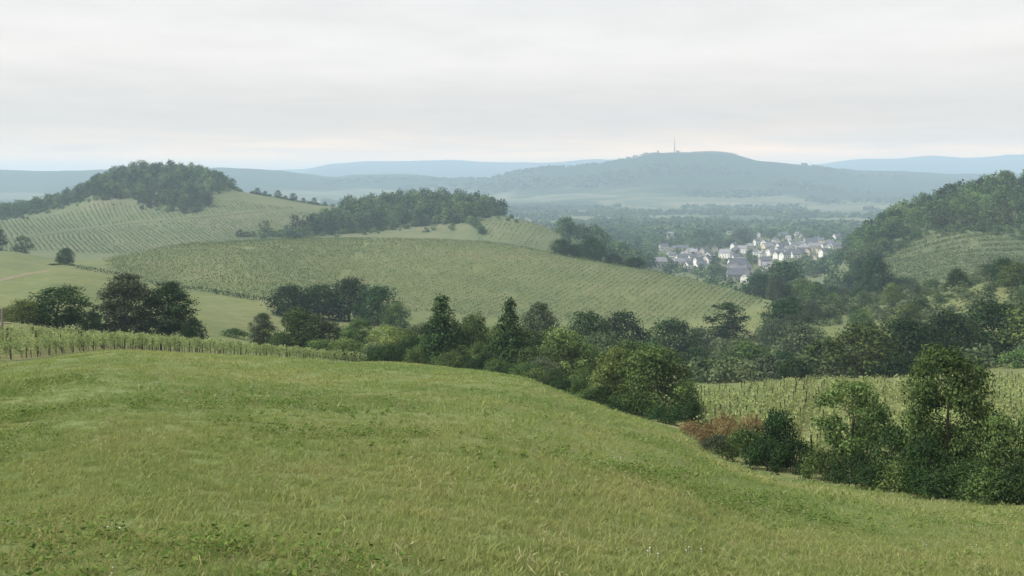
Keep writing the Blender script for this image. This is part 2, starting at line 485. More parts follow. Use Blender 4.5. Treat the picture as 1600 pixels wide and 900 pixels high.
for i in range(1, len(order) - 1):
    w1_, w2_ = 2 * hh[i] + hh[i - 1], hh[i] + 2 * hh[i - 1]
    ok = dd[i - 1] * dd[i] > 0
    den = np.where(ok, w1_ / np.where(ok, dd[i - 1], 1) + w2_ / np.where(ok, dd[i], 1), 1)
    mm[i] = np.where(ok, (w1_ + w2_) / den, 0)
GY, GZ, rowstart = [], [], {}
for i, k in enumerate(order):
    rowstart[k] = len(GY)
    if i == len(order) - 1:
        GY.append(kY[i])
        GZ.append(kZ[i])
        break
    for t in np.arange(subs[k]) / subs[k]:
        GY.append(kY[i] + t * hh[i])
        GZ.append((2 * t**3 - 3 * t**2 + 1) * kZ[i] + (t**3 - 2 * t**2 + t) * hh[i] * mm[i]
                  + (-2 * t**3 + 3 * t**2) * kZ[i + 1] + (t**3 - t**2) * hh[i] * mm[i + 1])
GY, GZ = np.array(GY), np.array(GZ)
GX = GY * ucols[None, :]
# natural unevenness, growing with the size of the landform
GZ = GZ + 0.10 * fbm(GX / 6, GY / 6, 3) * sstep(3, 12, GY) + 0.5 * fbm(GX / 40, GY / 40, 7) * sstep(20, 70, GY) * (1 - 0.5 * sstep(80, 130, GY) * (1 - sstep(160, 260, GY)))
GZ = GZ + 2.2 * fbm(GX / 130, GY / 130, 9, 3) * sstep(500, 900, GY) * (1 - 0.6 * sstep(1300, 1600, GY) * (1 - sstep(3300, 4000, GY)))
GZ = GZ + (26 * fbm(GX / 620, GY / 620, 21, 5)) * sstep(3300, 4600, GY) + 30 * fbm(GX / 1700, GY / 1700, 33, 4) * sstep(6500, 9500, GY)


def ground(X, Y):
    X, Y = np.atleast_1d(np.asarray(X, float)), np.atleast_1d(np.asarray(Y, float))
    u = np.clip(X / Y, ucols[0], ucols[-1])
    c = np.clip(np.searchsorted(ucols, u) - 1, 0, len(ucols) - 2)
    f = (u - ucols[c]) / (ucols[c + 1] - ucols[c])
    out = np.zeros_like(Y)
    for q in range(len(Y)):
        cc, ff = c[q], f[q]
        yc = GY[:, cc] * (1 - ff) + GY[:, cc + 1] * ff
        zc_ = GZ[:, cc] * (1 - ff) + GZ[:, cc + 1] * ff
        out[q] = np.interp(Y[q], yc, zc_)
    return out


def g1(X, Y): return float(ground(X, Y)[0])


def knot(k, px): return np.interp(px, pxcols, KY[k])       # distance of a terrain line at a bearing
def wx(px, Y): return (px - 800.0) / F * Y                  # sideways metres of a bearing at a distance
def row_px(X, Y, z): return HZ - F * z / Y


def land(name, k0, k1, mat):
    a, b = rowstart[k0], rowstart[k1]
    X, Y, Zs = GX[a:b + 1], GY[a:b + 1], GZ[a:b + 1]
    if k0 == 'A':                                           # the meadow also goes on behind the camera
        bY = np.array([-60, -30, -14, -6, -1.0])[:, None] + 0 * ucols[None, :]
        bX = ucols[None, :] * (4 - bY)
        bZ = -2.4 - 0.2 * (bY - 2) * 0.6
        X, Y, Zs = np.vstack([bX, X]), np.vstack([bY, Y]), np.vstack([bZ, Zs])
    nr, nc = X.shape
    V = np.stack([X, Y, Zs], -1).reshape(-1, 3)
    i = np.arange(nr * nc).reshape(nr, nc)
    idx = np.stack([i[:-1, :-1], i[:-1, 1:], i[1:, 1:], i[1:, :-1]], -1).reshape(-1, 4)
    return tag(link(name, np_mesh(name, V, 4, mat, smooth=True, idx=idx)), kind='structure')


land('meadow', 'A', 'D', M['meadow'])
land('vineyard_ground', 'D', 'E', M['vine_soil'])
land('pasture', 'E', 'G', M['pasture'])
land('vineyard_hill', 'G', 'I', M['vine_hill'])
land('hill_slopes', 'I', 'L', M['hill'])
land('valley_floor', 'L', 'N', M['floor'])
land('distant_hills', 'N', 'S', M['far'])

# haze: pale air in one box round everything
hb = (-24500.0, 24500.0, -140.0, 14300.0, float(GZ.min()) - 1.0, 285.0)
hv, hf = box_vf(*hb)
m, n, l = new_mat('pale_haze')
pv = N(n, 'ShaderNodeVolumePrincipled', inp={'Density': HAZE_DENSITY, 'Color': (*HAZE_COLOR, 1), 'Anisotropy': HAZE_G})
o = N(n, 'ShaderNodeOutputMaterial')
l.new(pv.outputs[0], o.inputs['Volume'])
tag(link('haze', poly_mesh('haze', hv, hf, m)), kind='stuff')


# ------------------------------------------------------------------ foliage
def leaf_quads(C, Nrm, size, rg):
    """one bent lozenge per leaf spray at C facing Nrm"""
    n = len(C)
    t = rg.normal(size=(n, 3))
    t -= (t * Nrm).sum(1, keepdims=True) * Nrm
    t /= np.linalg.norm(t, axis=1, keepdims=True) + 1e-9
    b = np.cross(Nrm, t)
    s = (size * rg.uniform(0.6, 1.35, n))[:, None]
    w = s * rg.uniform(0.45, 0.8, n)[:, None]
    bend = Nrm * s * rg.uniform(-0.25, 0.25, n)[:, None]
    return np.stack([C - t * s * 0.5, C + b * w * 0.5 + bend * .6, C + t * s * 0.55, C - b * w * 0.5 + bend * .6], 1).reshape(-1, 3)


def norm(v): return v / (np.linalg.norm(v, axis=1, keepdims=True) + 1e-9)


PROFILES = {
    'round': lambda t: np.sqrt(np.clip(1 - (2 * t - 0.72)**2 / 1.66, 0.02, 1)),
    'tall': lambda t: np.sqrt(np.clip(1 - (2 * t - 0.75)**2 / 1.62, 0.02, 1)),
    'cone': lambda t: np.clip(1.04 - t, 0.05, 1)**0.95,
    'bush': lambda t: np.sqrt(np.clip(1 - t**2 * 0.95, 0.02, 1)),
    'loose': lambda t: np.sqrt(np.clip(1 - (2 * t - 1.0)**2, 0.05, 1)),
}


def make_tree(seed, h, w, shape, base, n_lobe, n_leaf, leaf, lobe_r=0.26, wispy=0.12, fill=0.15, limbs=True, trunk_r=None, ragged=0.0):
    """crown as several hundred to several thousand leaf sprays on overlapping boughs, trunk with limbs to the boughs"""
    rg = np.random.default_rng(seed)
    prof = PROFILES[shape]
    cb = base * h
    cent, rad, tl = [], [], []
    ph = rg.uniform(0, 6.28)
    for k in range(n_lobe):
        t = ((k + rg.uniform(0.1, 0.9)) / n_lobe)**1.2
        ang = ph + k * 2.39996 + rg.normal() * 0.35
        R = 0.5 * w * prof(np.array([t]))[0]
        lr = lobe_r * w * 0.5 * rg.uniform(0.7, 1.35) * ((0.35 + 0.85 * prof(np.array([t]))[0]) if shape == 'cone' else (0.7 + 0.5 * prof(np.array([t]))[0]))
        rr = max(0.0, R - lr * 0.75) * rg.uniform(0.55, 1.1)
        z = cb + t * (h - cb)
        if ragged and rg.uniform() < 0.34:      # boughs that stick out or stay back
            q = rg.uniform(0.7, 1.0 + ragged)
            rr *= q * 1.05
            lr *= 0.62
            z += rg.normal() * 0.05 * h * (1 + ragged)
        z = min(z, h - lr * 0.55)
        cent.append((math.cos(ang) * rr, math.sin(ang) * rr, max(z, lr * 0.5)))
        rad.append(lr)
        tl.append(rg.uniform(-0.22, 0.22))
    cent, rad, tl = np.array(cent), np.array(rad), np.array(tl)
    wgt = rad**2 / (rad**2).sum()
    li = rg.choice(n_lobe, n_leaf, p=wgt)
    d = norm(rg.normal(size=(n_leaf, 3)))
    low = d[:, 2] < -0.6
    d[low, 2] *= -rg.uniform(0.2, 1, low.sum())
    d = norm(d)
    k = rg.uniform(0.72, 1.05, n_leaf)
    wisp = rg.uniform(size=n_leaf) < wispy
    k[wisp] = rg.uniform(1.0, 1.22, wisp.sum())
    inn = rg.uniform(size=n_leaf) < fill
    k[inn] = rg.uniform(0.1, 0.7, inn.sum())
    # bumps on each bough, so its outline is never a smooth ball
    bmp = 1 + 0.22 * np.sin(d[:, 0] * 6 + li * 1.7) * np.sin(d[:, 1] * 6 + li * 2.9) + 0.13 * np.sin(d[:, 2] * 9 + li)
    C = cent[li] + d * (rad[li] * k * bmp)[:, None] * np.array([1, 1, 0.85])
    C[:, 2] = np.maximum(C[:, 2], 0.02 * h + rg.uniform(0, 0.05, n_leaf) * h)
    Nr = norm(d * 0.9 + rg.normal(size=(n_leaf, 3)) * 0.42 + np.array([0, 0, 0.3]))
    V = leaf_quads(C, Nr, np.full(n_leaf, leaf) * np.where(inn, 1.4, 1.0), rg)
    tint = np.clip(0.45 + tl[li] + rg.normal(size=n_leaf) * 0.2, 0, 1)
    # trunk and limbs
    tr = trunk_r or 0.02 * h + 0.03
    top = np.array([rg.normal() * 0.03 * w, rg.normal() * 0.03 * w, h * 0.72])
    mid = np.array([rg.normal() * 0.02 * w, rg.normal() * 0.02 * w, h * 0.32])
    segs = [((0, 0, -0.03 * h - 0.3), (0, 0, 0.04 * h), tr * 1.5, tr * 1.1), ((0, 0, 0.04 * h), mid, tr * 1.1, tr * 0.75), (mid, top, tr * 0.75, tr * 0.2)]
    if limbs:
        for q in rg.permutation(n_lobe)[:min(n_lobe, 9)]:
            f = np.clip(cent[q][2] / h - 0.2, 0.08, 0.68)
            p0 = mid * (f / 0.32) if f < 0.32 else mid + (top - mid) * ((f - 0.32) / 0.4)
            pm = p0 * 0.45 + cent[q] * 0.55 + np.array([0, 0, -0.04 * h])
            segs += [(p0, pm, tr * 0.42, tr * 0.25), (pm, cent[q], tr * 0.25, tr * 0.08)]
    tv, tf = tubes(segs, 6 if limbs else 4)
    return dict(V=V, tint=tint, tv=tv, tf=tf, h=h, w=w)


def proto(name, mat, **kw):
    t = make_tree(**kw)
    return dict(crown=np_mesh(name + '_crown', t['V'], 4, M[mat], tint=np.repeat(t['tint'], 4)),
                trunk=poly_mesh(name + '_trunk', t['tv'], t['tf'], M['bark']), h=t['h'], w=t['w'], raw=t)


P = {}
P['n_round'] = [proto('round', 'l_mid', seed=s, h=7, w=7, shape='round', base=0.12, n_lobe=48, n_leaf=11000, leaf=0.22, ragged=0.4, lobe_r=0.29) for s in (1, 2)]
P['n_tall'] = [proto('tall', 'l_mid', seed=s, h=10, w=7, shape='tall', base=0.08, n_lobe=52, n_leaf=10500, leaf=0.27, ragged=0.35, lobe_r=0.30) for s in (3, 4)]
P['n_cone'] = [proto('cone', 'l_dark', seed=s, h=10, w=8, shape='cone', base=0.04, n_lobe=46, n_leaf=8500, leaf=0.30, lobe_r=0.34, wispy=0.2) for s in (5, 6)]
P['n_bush'] = [proto('bush', 'l_mid', seed=s, h=3, w=4.5, shape='bush', base=0.1, n_lobe=26, n_leaf=5200, leaf=0.15, ragged=0.5, lobe_r=0.34, wispy=0.18) for s in (7, 8, 9)]
P['n_bramble'] = [proto('bramble', 'l_dark', seed=s, h=1.7, w=4.2, shape='bush', base=0.1, n_lobe=26, n_leaf=4600, leaf=0.125, ragged=0.6, lobe_r=0.28, wispy=0.25, limbs=False) for s in (10, 11, 12)]
P['n_loose'] = [proto('loose', 'l_mid', seed=s, h=6, w=5.5, shape='loose', base=0.22, n_lobe=40, n_leaf=9500, leaf=0.165, ragged=0.5, lobe_r=0.27, wispy=0.22, fill=0.1) for s in (13, 14)]
P['n_hero'] = [proto('hero', 'l_mid', seed=15, h=7, w=6.5, shape='tall', base=0.06, n_lobe=80, n_leaf=24000, leaf=0.165, ragged=0.45, lobe_r=0.235, wispy=0.2, fill=0.1)]
P['m_round'] = [proto('midround', 'l_mid', seed=s, h=9, w=10, shape='round', base=0.06, n_lobe=32, n_leaf=4600, leaf=0.43, ragged=0.4, lobe_r=0.34) for s in (21, 22, 23)]
P['m_tall'] = [proto('midtall', 'l_mid', seed=s, h=12, w=8, shape='tall', base=0.06, n_lobe=30, n_leaf=4000, leaf=0.46, ragged=0.3, lobe_r=0.36) for s in (24, 25)]
P['m_bush'] = [proto('midbush', 'l_mid', seed=s, h=4, w=7, shape='bush', base=0.1, n_lobe=20, n_leaf=1600, leaf=0.42, ragged=0.4, lobe_r=0.36, limbs=False) for s in (26, 27, 28)]
P['f_round'] = [proto('farround', 'l_far', seed=s, h=12, w=12, shape='round', base=0.05, n_lobe=17, n_leaf=600, leaf=1.2, lobe_r=0.42, limbs=False) for s in (31, 32, 33, 34)]
P['f_tall'] = [proto('fartall', 'l_far', seed=s, h=15, w=9, shape='tall', base=0.05, n_lobe=15, n_leaf=520, leaf=1.2, lobe_r=0.54, limbs=False) for s in (35, 36)]

P['v_round'] = [proto('valleyround', 'l_far', seed=s, h=12, w=13, shape='round', base=0.03, n_lobe=11, n_leaf=240, leaf=1.9, lobe_r=0.46, limbs=False) for s in (41, 42, 43)]
P['s_bush'] = [proto('scrubbush', 'l_mid', seed=s, h=3, w=5, shape='bush', base=0.05, n_lobe=11, n_leaf=190, leaf=0.52, lobe_r=0.42, limbs=False) for s in (51, 52, 53)]


def set_mat(o, key):
    o.material_slots[0].link = 'OBJECT'
    o.material_slots[0].material = M[key]


def plant(kind, px, Y, top, wpx, mat, name, label, cat, group=None, hm=None, wm=None, X=None):
    """a tree or bush standing on the land at bearing px and distance Y; top/wpx give its size as the photo shows it"""
    if X is None: X = wx(px, Y)
    z = g1(X, Y)
    h = hm if hm else max(0.6, (row_px(X, Y, z) - top) * Y / F)
    w = wm if wm else wpx * Y / F
    p = P[kind][rng.integers(len(P[kind]))]
    e = empty(name, (X, Y, z - 0.05), rng.uniform(0, 6.28), (w / p['w'], w / p['w'] * rng.uniform(0.9, 1.1), h / p['h']))
    c = link('crown' if cat == 'tree' else 'foliage', p['crown'], e)
    set_mat(c, mat)
    link('trunk' if cat == 'tree' else 'stem', p['trunk'], e)
    return tag(e, label, cat, group)


def small_tree(kind, X, Y, h, w, mat, name, label, group):
    """far tree of a few pixels: trunk and crown in one mesh"""
    p = P[kind][rng.integers(len(P[kind]))]
    o = link(name, p['crown'], None, (X, Y, g1(X, Y) - 0.3))
    link('trunk', p['trunk'], o)
    o.rotation_euler = (0, 0, rng.uniform(0, 6.28))
    o.scale = (w / p['w'], w / p['w'], h / p['h'])
    if mat: set_mat(o, mat)
    return tag(o, label, 'tree', group)


# ---- trees behind the left vines
T = plant
T('n_round', 88, 152, 449, 112, 'l_dark', 'broadleaf_tree', 'broad dark rounded tree behind the vines at the left edge', 'tree')
T('n_bush', 34, 146, 470, 62, 'l_light', 'shrub', 'yellowish green bush leaning on the broad dark tree, far left', 'bush')
T('n_bush', 6, 150, 482, 40, 'l_mid', 'shrub', 'small bush cut by the left edge of the photo behind the vines', 'bush')
T('n_tall', 196, 158, 430, 100, 'l_grey', 'broadleaf_tree', 'tall grey green tree behind the vines, left half of a pair', 'tree')
T('n_tall', 262, 160, 441, 92, 'l_dark', 'broadleaf_tree', 'dark tree with a ragged right side, right half of the pair behind the vines', 'tree')
T('n_bush', 142, 150, 487, 46, 'l_dark', 'shrub', 'low dark bush filling the gap between the broad tree and the pair', 'bush')
T('n_bush', 302, 152, 499, 52, 'l_dark', 'shrub', 'low dark bush at the right foot of the tree pair', 'bush')
T('m_bush', 366, 200, 514, 46, 'l_mid', 'shrub', 'small isolated bush at the pasture edge above the vine strip', 'bush')
# ---- clump in the hollow under the vineyard hill
for px, Y, top, w, mt, lb in [
        (452, 310, 447, 78, 'l_dark', 'dark round tree at the left end of the clump under the vineyard hill'),
        (498, 318, 446, 76, 'l_dark', 'dark tree second from the left in the clump under the vineyard hill'),
        (546, 322, 436, 84, 'l_dark', 'tallest tree in the middle of the clump under the vineyard hill'),
        (590, 312, 449, 84, 'l_dark', 'dark round tree at the right end of the clump under the vineyard hill'),
        (618, 300, 474, 56, 'l_mid', 'smaller tree tucked against the right end of the hollow clump')]:
    T('m_round', px, Y, top, w, mt, 'broadleaf_tree', lb, 'tree', 'trees in the clump under the vineyard hill')
# ---- hedgerow along the far edge of the meadow
for kind, px, Y, top, w, mt, lb, ct in [
        ('n_tall', 410, 178, 490, 46, 'l_grey', 'slender grey green tree where the hedgerow begins', 'tree'),
        ('n_round', 466, 168, 484, 92, 'l_mid', 'bright green rounded tree in front of the dark hollow clump', 'tree'),
        ('n_round', 516, 172, 503, 66, 'l_grey', 'grey green tree right of the bright rounded one', 'tree'),
        ('n_round', 560, 165, 500, 70, 'l_mid', 'green tree below the right end of the hollow clump', 'tree'),
        ('n_bush', 500, 158, 532, 66, 'l_mid', 'low bush at the end of the vine strip', 'bush'),
        ('n_round', 606, 158, 511, 86, 'l_light', 'yellow green tree left of the tall conical one', 'tree'),
        ('n_bush', 585, 150, 540, 60, 'l_grey', 'low reddish grey bush at the meadow edge left of the conical trees', 'bush'),
        ('n_bush', 644, 146, 527, 70, 'l_dark', 'dark bush at the left foot of the tall conical tree', 'bush'),
        ('n_cone', 690, 139, 462, 118, 'l_dark', 'tall dark conical tree in the middle of the hedgerow', 'tree'),
        ('n_round', 738, 143, 492, 70, 'l_mid', 'green tree between the two conical trees', 'tree'),
        ('n_bush', 748, 136, 536, 60, 'l_mid', 'green bush between the feet of the two conical trees', 'bush'),
        ('n_cone', 796, 134, 468, 100, 'l_dark', 'second dark conical tree, the right one of the two', 'tree'),
        ('n_tall', 842, 190, 474, 66, 'l_grey', 'hazy grey green tree behind the right conical tree', 'tree'),
        ('n_bush', 846, 124, 560, 76, 'l_grey', 'low grey brown bush right of the conical trees', 'bush'),
        ('n_round', 884, 136, 515, 104, 'l_light', 'bright yellow green tree right of the conical trees', 'tree'),
        ('n_bush', 908, 110, 584, 72, 'l_mid', 'low spreading bush at the bend of the meadow edge', 'bush'),
        ('n_bush', 868, 116, 578, 50, 'l_dark', 'small dark bush at the meadow edge under the bright tree', 'bush'),
        ('n_bush', 938, 104, 600, 60, 'l_light', 'pale bush at the foot of the big round pair', 'bush'),
        ('n_round', 962, 98, 545, 96, 'l_light', 'bright leafy round tree, left of the big pair on the meadow edge', 'tree'),
        ('n_round', 1028, 92, 542, 122, 'l_mid', 'big dark leafy round tree, right of the big pair on the meadow edge', 'tree'),
        ('n_bush', 1074, 90, 598, 50, 'l_mid', 'bush leaning on the right side of the big round pair', 'bush'),
        ('n_bramble', 985, 89, 628, 70, 'l_dark', 'low dark bramble under the left of the big round pair', 'bush'),
        ('n_bramble', 1040, 82, 636, 76, 'l_dark', 'low dark bramble under the right of the big round pair', 'bush'),
        ('n_bush', 1085, 79, 631, 36, 'l_dark', 'small near black bush beside the rusty bracken', 'bush')]:
    T(kind, px, Y, top, w, mt, 'conical_tree' if kind == 'n_cone' else 'broadleaf_tree' if ct == 'tree' else 'shrub', lb, ct, 'hedgerow along the meadow')
for kind, px, Y, top, w, mt, lb in [
        ('n_round', 632, 172, 516, 84, 'l_mid', 'green tree behind the left foot of the tall conical tree'), ('n_round', 662, 176, 506, 78, 'l_grey', 'grey green tree behind the tall conical tree'),
        ('n_round', 724, 170, 508, 84, 'l_mid', 'tree filling the hedgerow just right of the tall conical tree'), ('n_round', 766, 168, 512, 80, 'l_light', 'pale green tree left of the second conical tree'),
        ('n_round', 824, 160, 514, 86, 'l_mid', 'mid green tree directly right of the second conical tree'), ('n_round', 858, 150, 526, 84, 'l_dark', 'dark tree between the second conical tree and the bright one'),
        ('n_round', 918, 138, 538, 86, 'l_mid', 'green tree between the bright one and the big round pair'), ('n_round', 940, 150, 524, 90, 'l_grey', 'grey green tree behind the left of the big round pair'),
        ('n_round', 990, 152, 532, 90, 'l_mid', 'green tree seen over the left of the big round pair'), ('n_bush', 668, 142, 538, 70, 'l_mid', 'green bush at the left foot of the tall conical tree'),
        ('n_bush', 718, 138, 540, 60, 'l_light', 'pale bush at the right foot of the tall conical tree'), ('n_bush', 828, 130, 546, 70, 'l_mid', 'green bush at the right foot of the second conical tree'),
        ('n_bush', 540, 156, 530, 70, 'l_light', 'pale bush in front of the trees below the hollow clump'), ('n_bush', 440, 162, 522, 60, 'l_mid', 'green bush at the left end of the hedgerow')]:
    T(kind, px, Y, top, w, mt, 'broadleaf_tree' if kind == 'n_round' else 'shrub', lb, 'tree' if kind == 'n_round' else 'bush', 'hedgerow along the meadow')
# ---- rusty bracken
for px, Y, top, w, lb in [(1080, 74.5, 660, 56, 'smaller rusty brown bracken patch beside the big round trees'),
                          (1134, 72.5, 651, 66, 'orange brown bracken at the left of the larger patch below the right vines'),
                          (1172, 71, 653, 66, 'orange brown bracken at the right of the larger patch below the right vines'),
                          (1108, 70.5, 662, 46, 'dull brown bracken between the small patch and the larger one'),
                          (1140, 68.5, 664, 66, 'low brown bracken strip where the hedge meets the meadow')]:
    T('n_bramble', px, Y, top, w, 'l_rust', 'bracken', lb, 'bracken', 'rusty bracken at the hedge corner')
# ---- right-hand hedge
T('n_hero', 1482, 50, 549, 158, 'l_mid', 'broadleaf_tree', 'big leafy pointed tree in the right foreground hedge', 'tree')
T('n_loose', 1334, 55, 598, 128, 'l_mid', 'broadleaf_tree', 'small open tree with a visible trunk in the right hedge', 'tree')
T('n_bush', 1216, 62, 645, 78, 'l_dark', 'shrub', 'rounded dark bush beside the rusty bracken in the right hedge', 'bush')
T('n_bush', 1400, 52, 668, 96, 'l_dark', 'shrub', 'dark bush between the open tree and the big pointed tree', 'bush')
T('n_bush', 1560, 47, 655, 100, 'l_mid', 'shrub', 'green bush at the right foot of the big pointed tree', 'bush')
T('n_bush', 1625, 46, 640, 100, 'l_mid', 'shrub', 'bush cut by the right edge of the photo', 'bush')
T('n_bush', 1450, 47, 690, 110, 'l_dark', 'shrub', 'dark bush at the left foot of the big pointed tree', 'bush')
k = 0
for px, dY, top, w, mt, lb in [
        (1122, 1.5, 680, 62, 'l_grey', 'grey green bramble at the pointed left end of the right hedge'), (1165, 2.0, 672, 80, 'l_mid', 'bramble under the larger bracken patch'),
        (1200, 1.2, 690, 84, 'l_dark', 'dark bramble at the meadow side of the rounded dark bush'), (1245, 2.5, 690, 86, 'l_dark', 'dark bramble right of the rounded dark bush'),
        (1290, 1.4, 706, 96, 'l_mid', 'mid green bramble left of the open tree with a visible trunk'), (1335, 2.4, 712, 90, 'l_dark', 'dark bramble at the trunk of the open tree'),
        (1372, 1.2, 728, 100, 'l_dark', 'dark bramble right of the open tree trunk'), (1420, 2.0, 722, 110, 'l_mid', 'green bramble left of the big pointed tree'),
        (1462, 1.0, 738, 110, 'l_dark', 'dark bramble at the left foot of the big pointed tree'), (1512, 1.6, 724, 120, 'l_dark', 'dark bramble at the right foot of the big pointed tree'),
        (1556, 1.0, 738, 110, 'l_mid', 'green bramble below the bush right of the pointed tree'), (1600, 1.8, 726, 120, 'l_dark', 'dark bramble at the right edge of the photo'),
        (1640, 1.0, 740, 120, 'l_dark', 'bramble just past the right edge of the photo'), (1690, 1.5, 730, 120, 'l_dark', 'bramble well past the right edge of the photo')]:
    T('n_bramble', px, knot('D', px) + dY, top, w, mt, 'bramble_bush', lb, 'bush', 'brambles along the right hedge')
ORD = ['first', 'second', 'third', 'fourth', 'fifth', 'sixth', 'seventh', 'eighth', 'ninth', 'tenth', '11th', '12th', '13th', '14th', '15th', '16th', '17th', '18th', '19th', '20th'] + \
      [f"{k}{'st' if k % 10 == 1 else 'nd' if k % 10 == 2 else 'rd' if k % 10 == 3 else 'th'}" for k in range(21, 80)]
for q, px in enumerate(range(838, 1000, 17)):
    Y = knot('D', px) + rng.uniform(0.8, 3)
    T('n_bramble', px, Y, 0, 34, ['l_dark', 'l_mid', 'l_mid'][int(rng.integers(3))], 'bramble_bush', ORD[q] + ' scrub bush from the left on the meadow edge beyond the conical trees', 'bush', 'scrub along the meadow edge',
      hm=rng.uniform(1.0, 2.0), wm=rng.uniform(2.6, 4.2))
for q, px in enumerate(range(590, 838, 19)):
    Y = knot('D', px) + rng.uniform(1.5, 6)
    T('n_bramble', px, Y, 0, 34, ['l_dark', 'l_mid', 'l_dark'][int(rng.integers(3))], 'bramble_bush', ORD[q] + ' scrub bush from the left at the feet of the conical trees', 'bush', 'scrub along the meadow edge',
      hm=rng.uniform(1.4, 3.0), wm=rng.uniform(3.5, 5.5))
# ---- hollow right of the hedgerow
for kind, px, Y, top, w, mt, lb, ct in [
        ('m_round', 918, 232, 489, 92, 'l_dark', 'dark tree in the hollow above the bright hedgerow tree', 'tree'),
        ('m_round', 972, 262, 490, 92, 'l_dark', 'wide dark tree at the foot of the vineyard hill, left of centre row', 'tree'),
        ('m_round', 1048, 280, 500, 100, 'l_dark', 'wide dark tree at the foot of the vineyard hill above the big round pair', 'tree'),
        ('m_bush', 1010, 230, 535, 80, 'l_mid', 'green bush behind the big round pair', 'bush'),
        ('m_bush', 1094, 300, 512, 60, 'l_grey', 'grey bush under the bare vine rows of the hill', 'bush'),
        ('m_tall', 1136, 330, 474, 72, 'l_dark', 'dark upright tree standing alone right of the vine rows', 'tree'),
        ('m_bush', 1085, 250, 545, 60, 'l_dark', 'dark bush left of the grassy gap in the hollow', 'bush'),
        ('m_round', 1168, 215, 536, 96, 'l_mid', 'round green tree behind the right vineyard, at its left end', 'tree'),
        ('m_bush', 1125, 190, 562, 50, 'l_mid', 'small bush beside the grassy gap in the hollow', 'bush'),
        ('m_bush', 1200, 185, 556, 70, 'l_grey', 'grey green bush left of the big round tree behind the vines', 'bush'),
        ('m_round', 1225, 340, 472, 80, 'l_dark', 'dark tree at the right end of the vineyard hill', 'tree'),
        ('m_round', 1252, 255, 508, 96, 'l_grey', 'pale silvery tree in the valley right of the vineyard hill', 'tree'),
        ('m_bush', 1285, 190, 534, 90, 'l_mid', 'leafy bush behind the right vineyard, left of the big round tree', 'bush'),
        ('m_round', 1344, 172, 508, 116, 'l_mid', 'big round leafy tree standing directly behind the right vineyard', 'tree'),
        ('m_round', 1420, 182, 502, 104, 'l_dark', 'dark tree right of the big round one behind the vineyard', 'tree'),
        ('m_round', 1486, 190, 492, 112, 'l_dark', 'dark brownish tree behind the top of the pointed hedge tree', 'tree'),
        ('m_round', 1556, 198, 474, 116, 'l_dark', 'large dark tree at the right edge behind the vineyard', 'tree'),
        ('m_round', 1622, 190, 468, 110, 'l_mid', 'green tree cut by the right edge behind the vineyard', 'tree'),
        ('m_bush', 1240, 172, 562, 60, 'l_dark', 'dark low bush at the far edge of the right vineyard', 'bush'),
        ('m_bush', 1395, 166, 560, 70, 'l_dark', 'dark low bush right of the big round tree behind the vines', 'bush'),
        ('m_bush', 1590, 165, 548, 60, 'l_mid', 'bush at the far right corner of the right vineyard', 'bush'),
        ('m_round', 1366, 520, 404, 80, 'l_dark', 'large dark round tree below the terraced vines', 'tree'),
        ('m_round', 1226, 600, 410, 84, 'l_dark', 'large dark tree in front of the village, right of the vineyard hill', 'tree'),
        ('m_round', 1184, 560, 428, 60, 'l_dark', 'dark tree beside the near end of the village', 'tree'),
        ('m_round', 1568, 340, 404, 56, 'l_dark', 'round dark tree on the spur below the terraces at the right', 'tree')]:
    T(kind, px, Y, top, w, mt, 'broadleaf_tree' if ct == 'tree' else 'shrub', lb, ct, 'trees and bushes in the hollow')
# filler on the bushy slope at the right
TONE = {'l_light': 'pale green', 'l_mid': 'mid green', 'l_grey': 'grey green', 'l_dark': 'dark green'}


def pick(v, edges, names): return names[int(np.searchsorted(edges, v))]


cnt = 0
while cnt < 84:
    px, Y = rng.uniform(1190, 1640), rng.uniform(215, 520)
    X = wx(px, Y)
    if px < 1230 and Y > 380: continue
    kind = 'm_bush' if rng.uniform() < 0.6 else 'm_round'
    h = rng.uniform(2.5, 5) if kind == 'm_bush' else rng.uniform(5, 9)
    mt = ['l_mid', 'l_grey', 'l_light', 'l_dark', 'l_mid', 'l_grey'][int(rng.integers(6))]
    lb = TONE[mt] + (' bush ' if kind == 'm_bush' else ' tree ') + pick(Y, [290, 380], ['low on the bushy slope behind the right vineyard', 'halfway up the bushy slope', 'high on the bushy slope below the terraces']) + \
        pick(px, [1300, 1410, 1520], [', left end', ', left of its middle', ', right of its middle', ', right end'])
    T(kind, px, Y, 0, 0, mt, 'broadleaf_tree' if kind == 'm_round' else 'shrub', lb,
      'tree' if kind == 'm_round' else 'bush', 'trees on the bushy right slope' if kind == 'm_round' else 'bushes on the bushy right slope', hm=h, wm=h * rng.uniform(1.0, 1.5), X=X)
    cnt += 1
cnt = 0
while cnt < 68:
    px, Y = rng.uniform(1195, 1430), rng.uniform(490, 730)
    X = wx(px, Y)
    if px > 1388 + (730 - Y) * 0.32: continue
    mt = ['l_dark', 'l_mid', 'l_dark', 'l_grey'][int(rng.integers(4))]
    lb = TONE[mt] + ' tree between the village and the terraces, ' + pick(Y, [570, 650], ['near row', 'middle row', 'far row']) + pick(px, [1270, 1340], [' on the left', ' in the centre', ' on the right'])
    T('m_round', px, Y, 0, 0, mt, 'broadleaf_tree', lb, 'tree', 'trees between village and terraces', hm=rng.uniform(7, 13), wm=rng.uniform(10, 15), X=X)
    cnt += 1
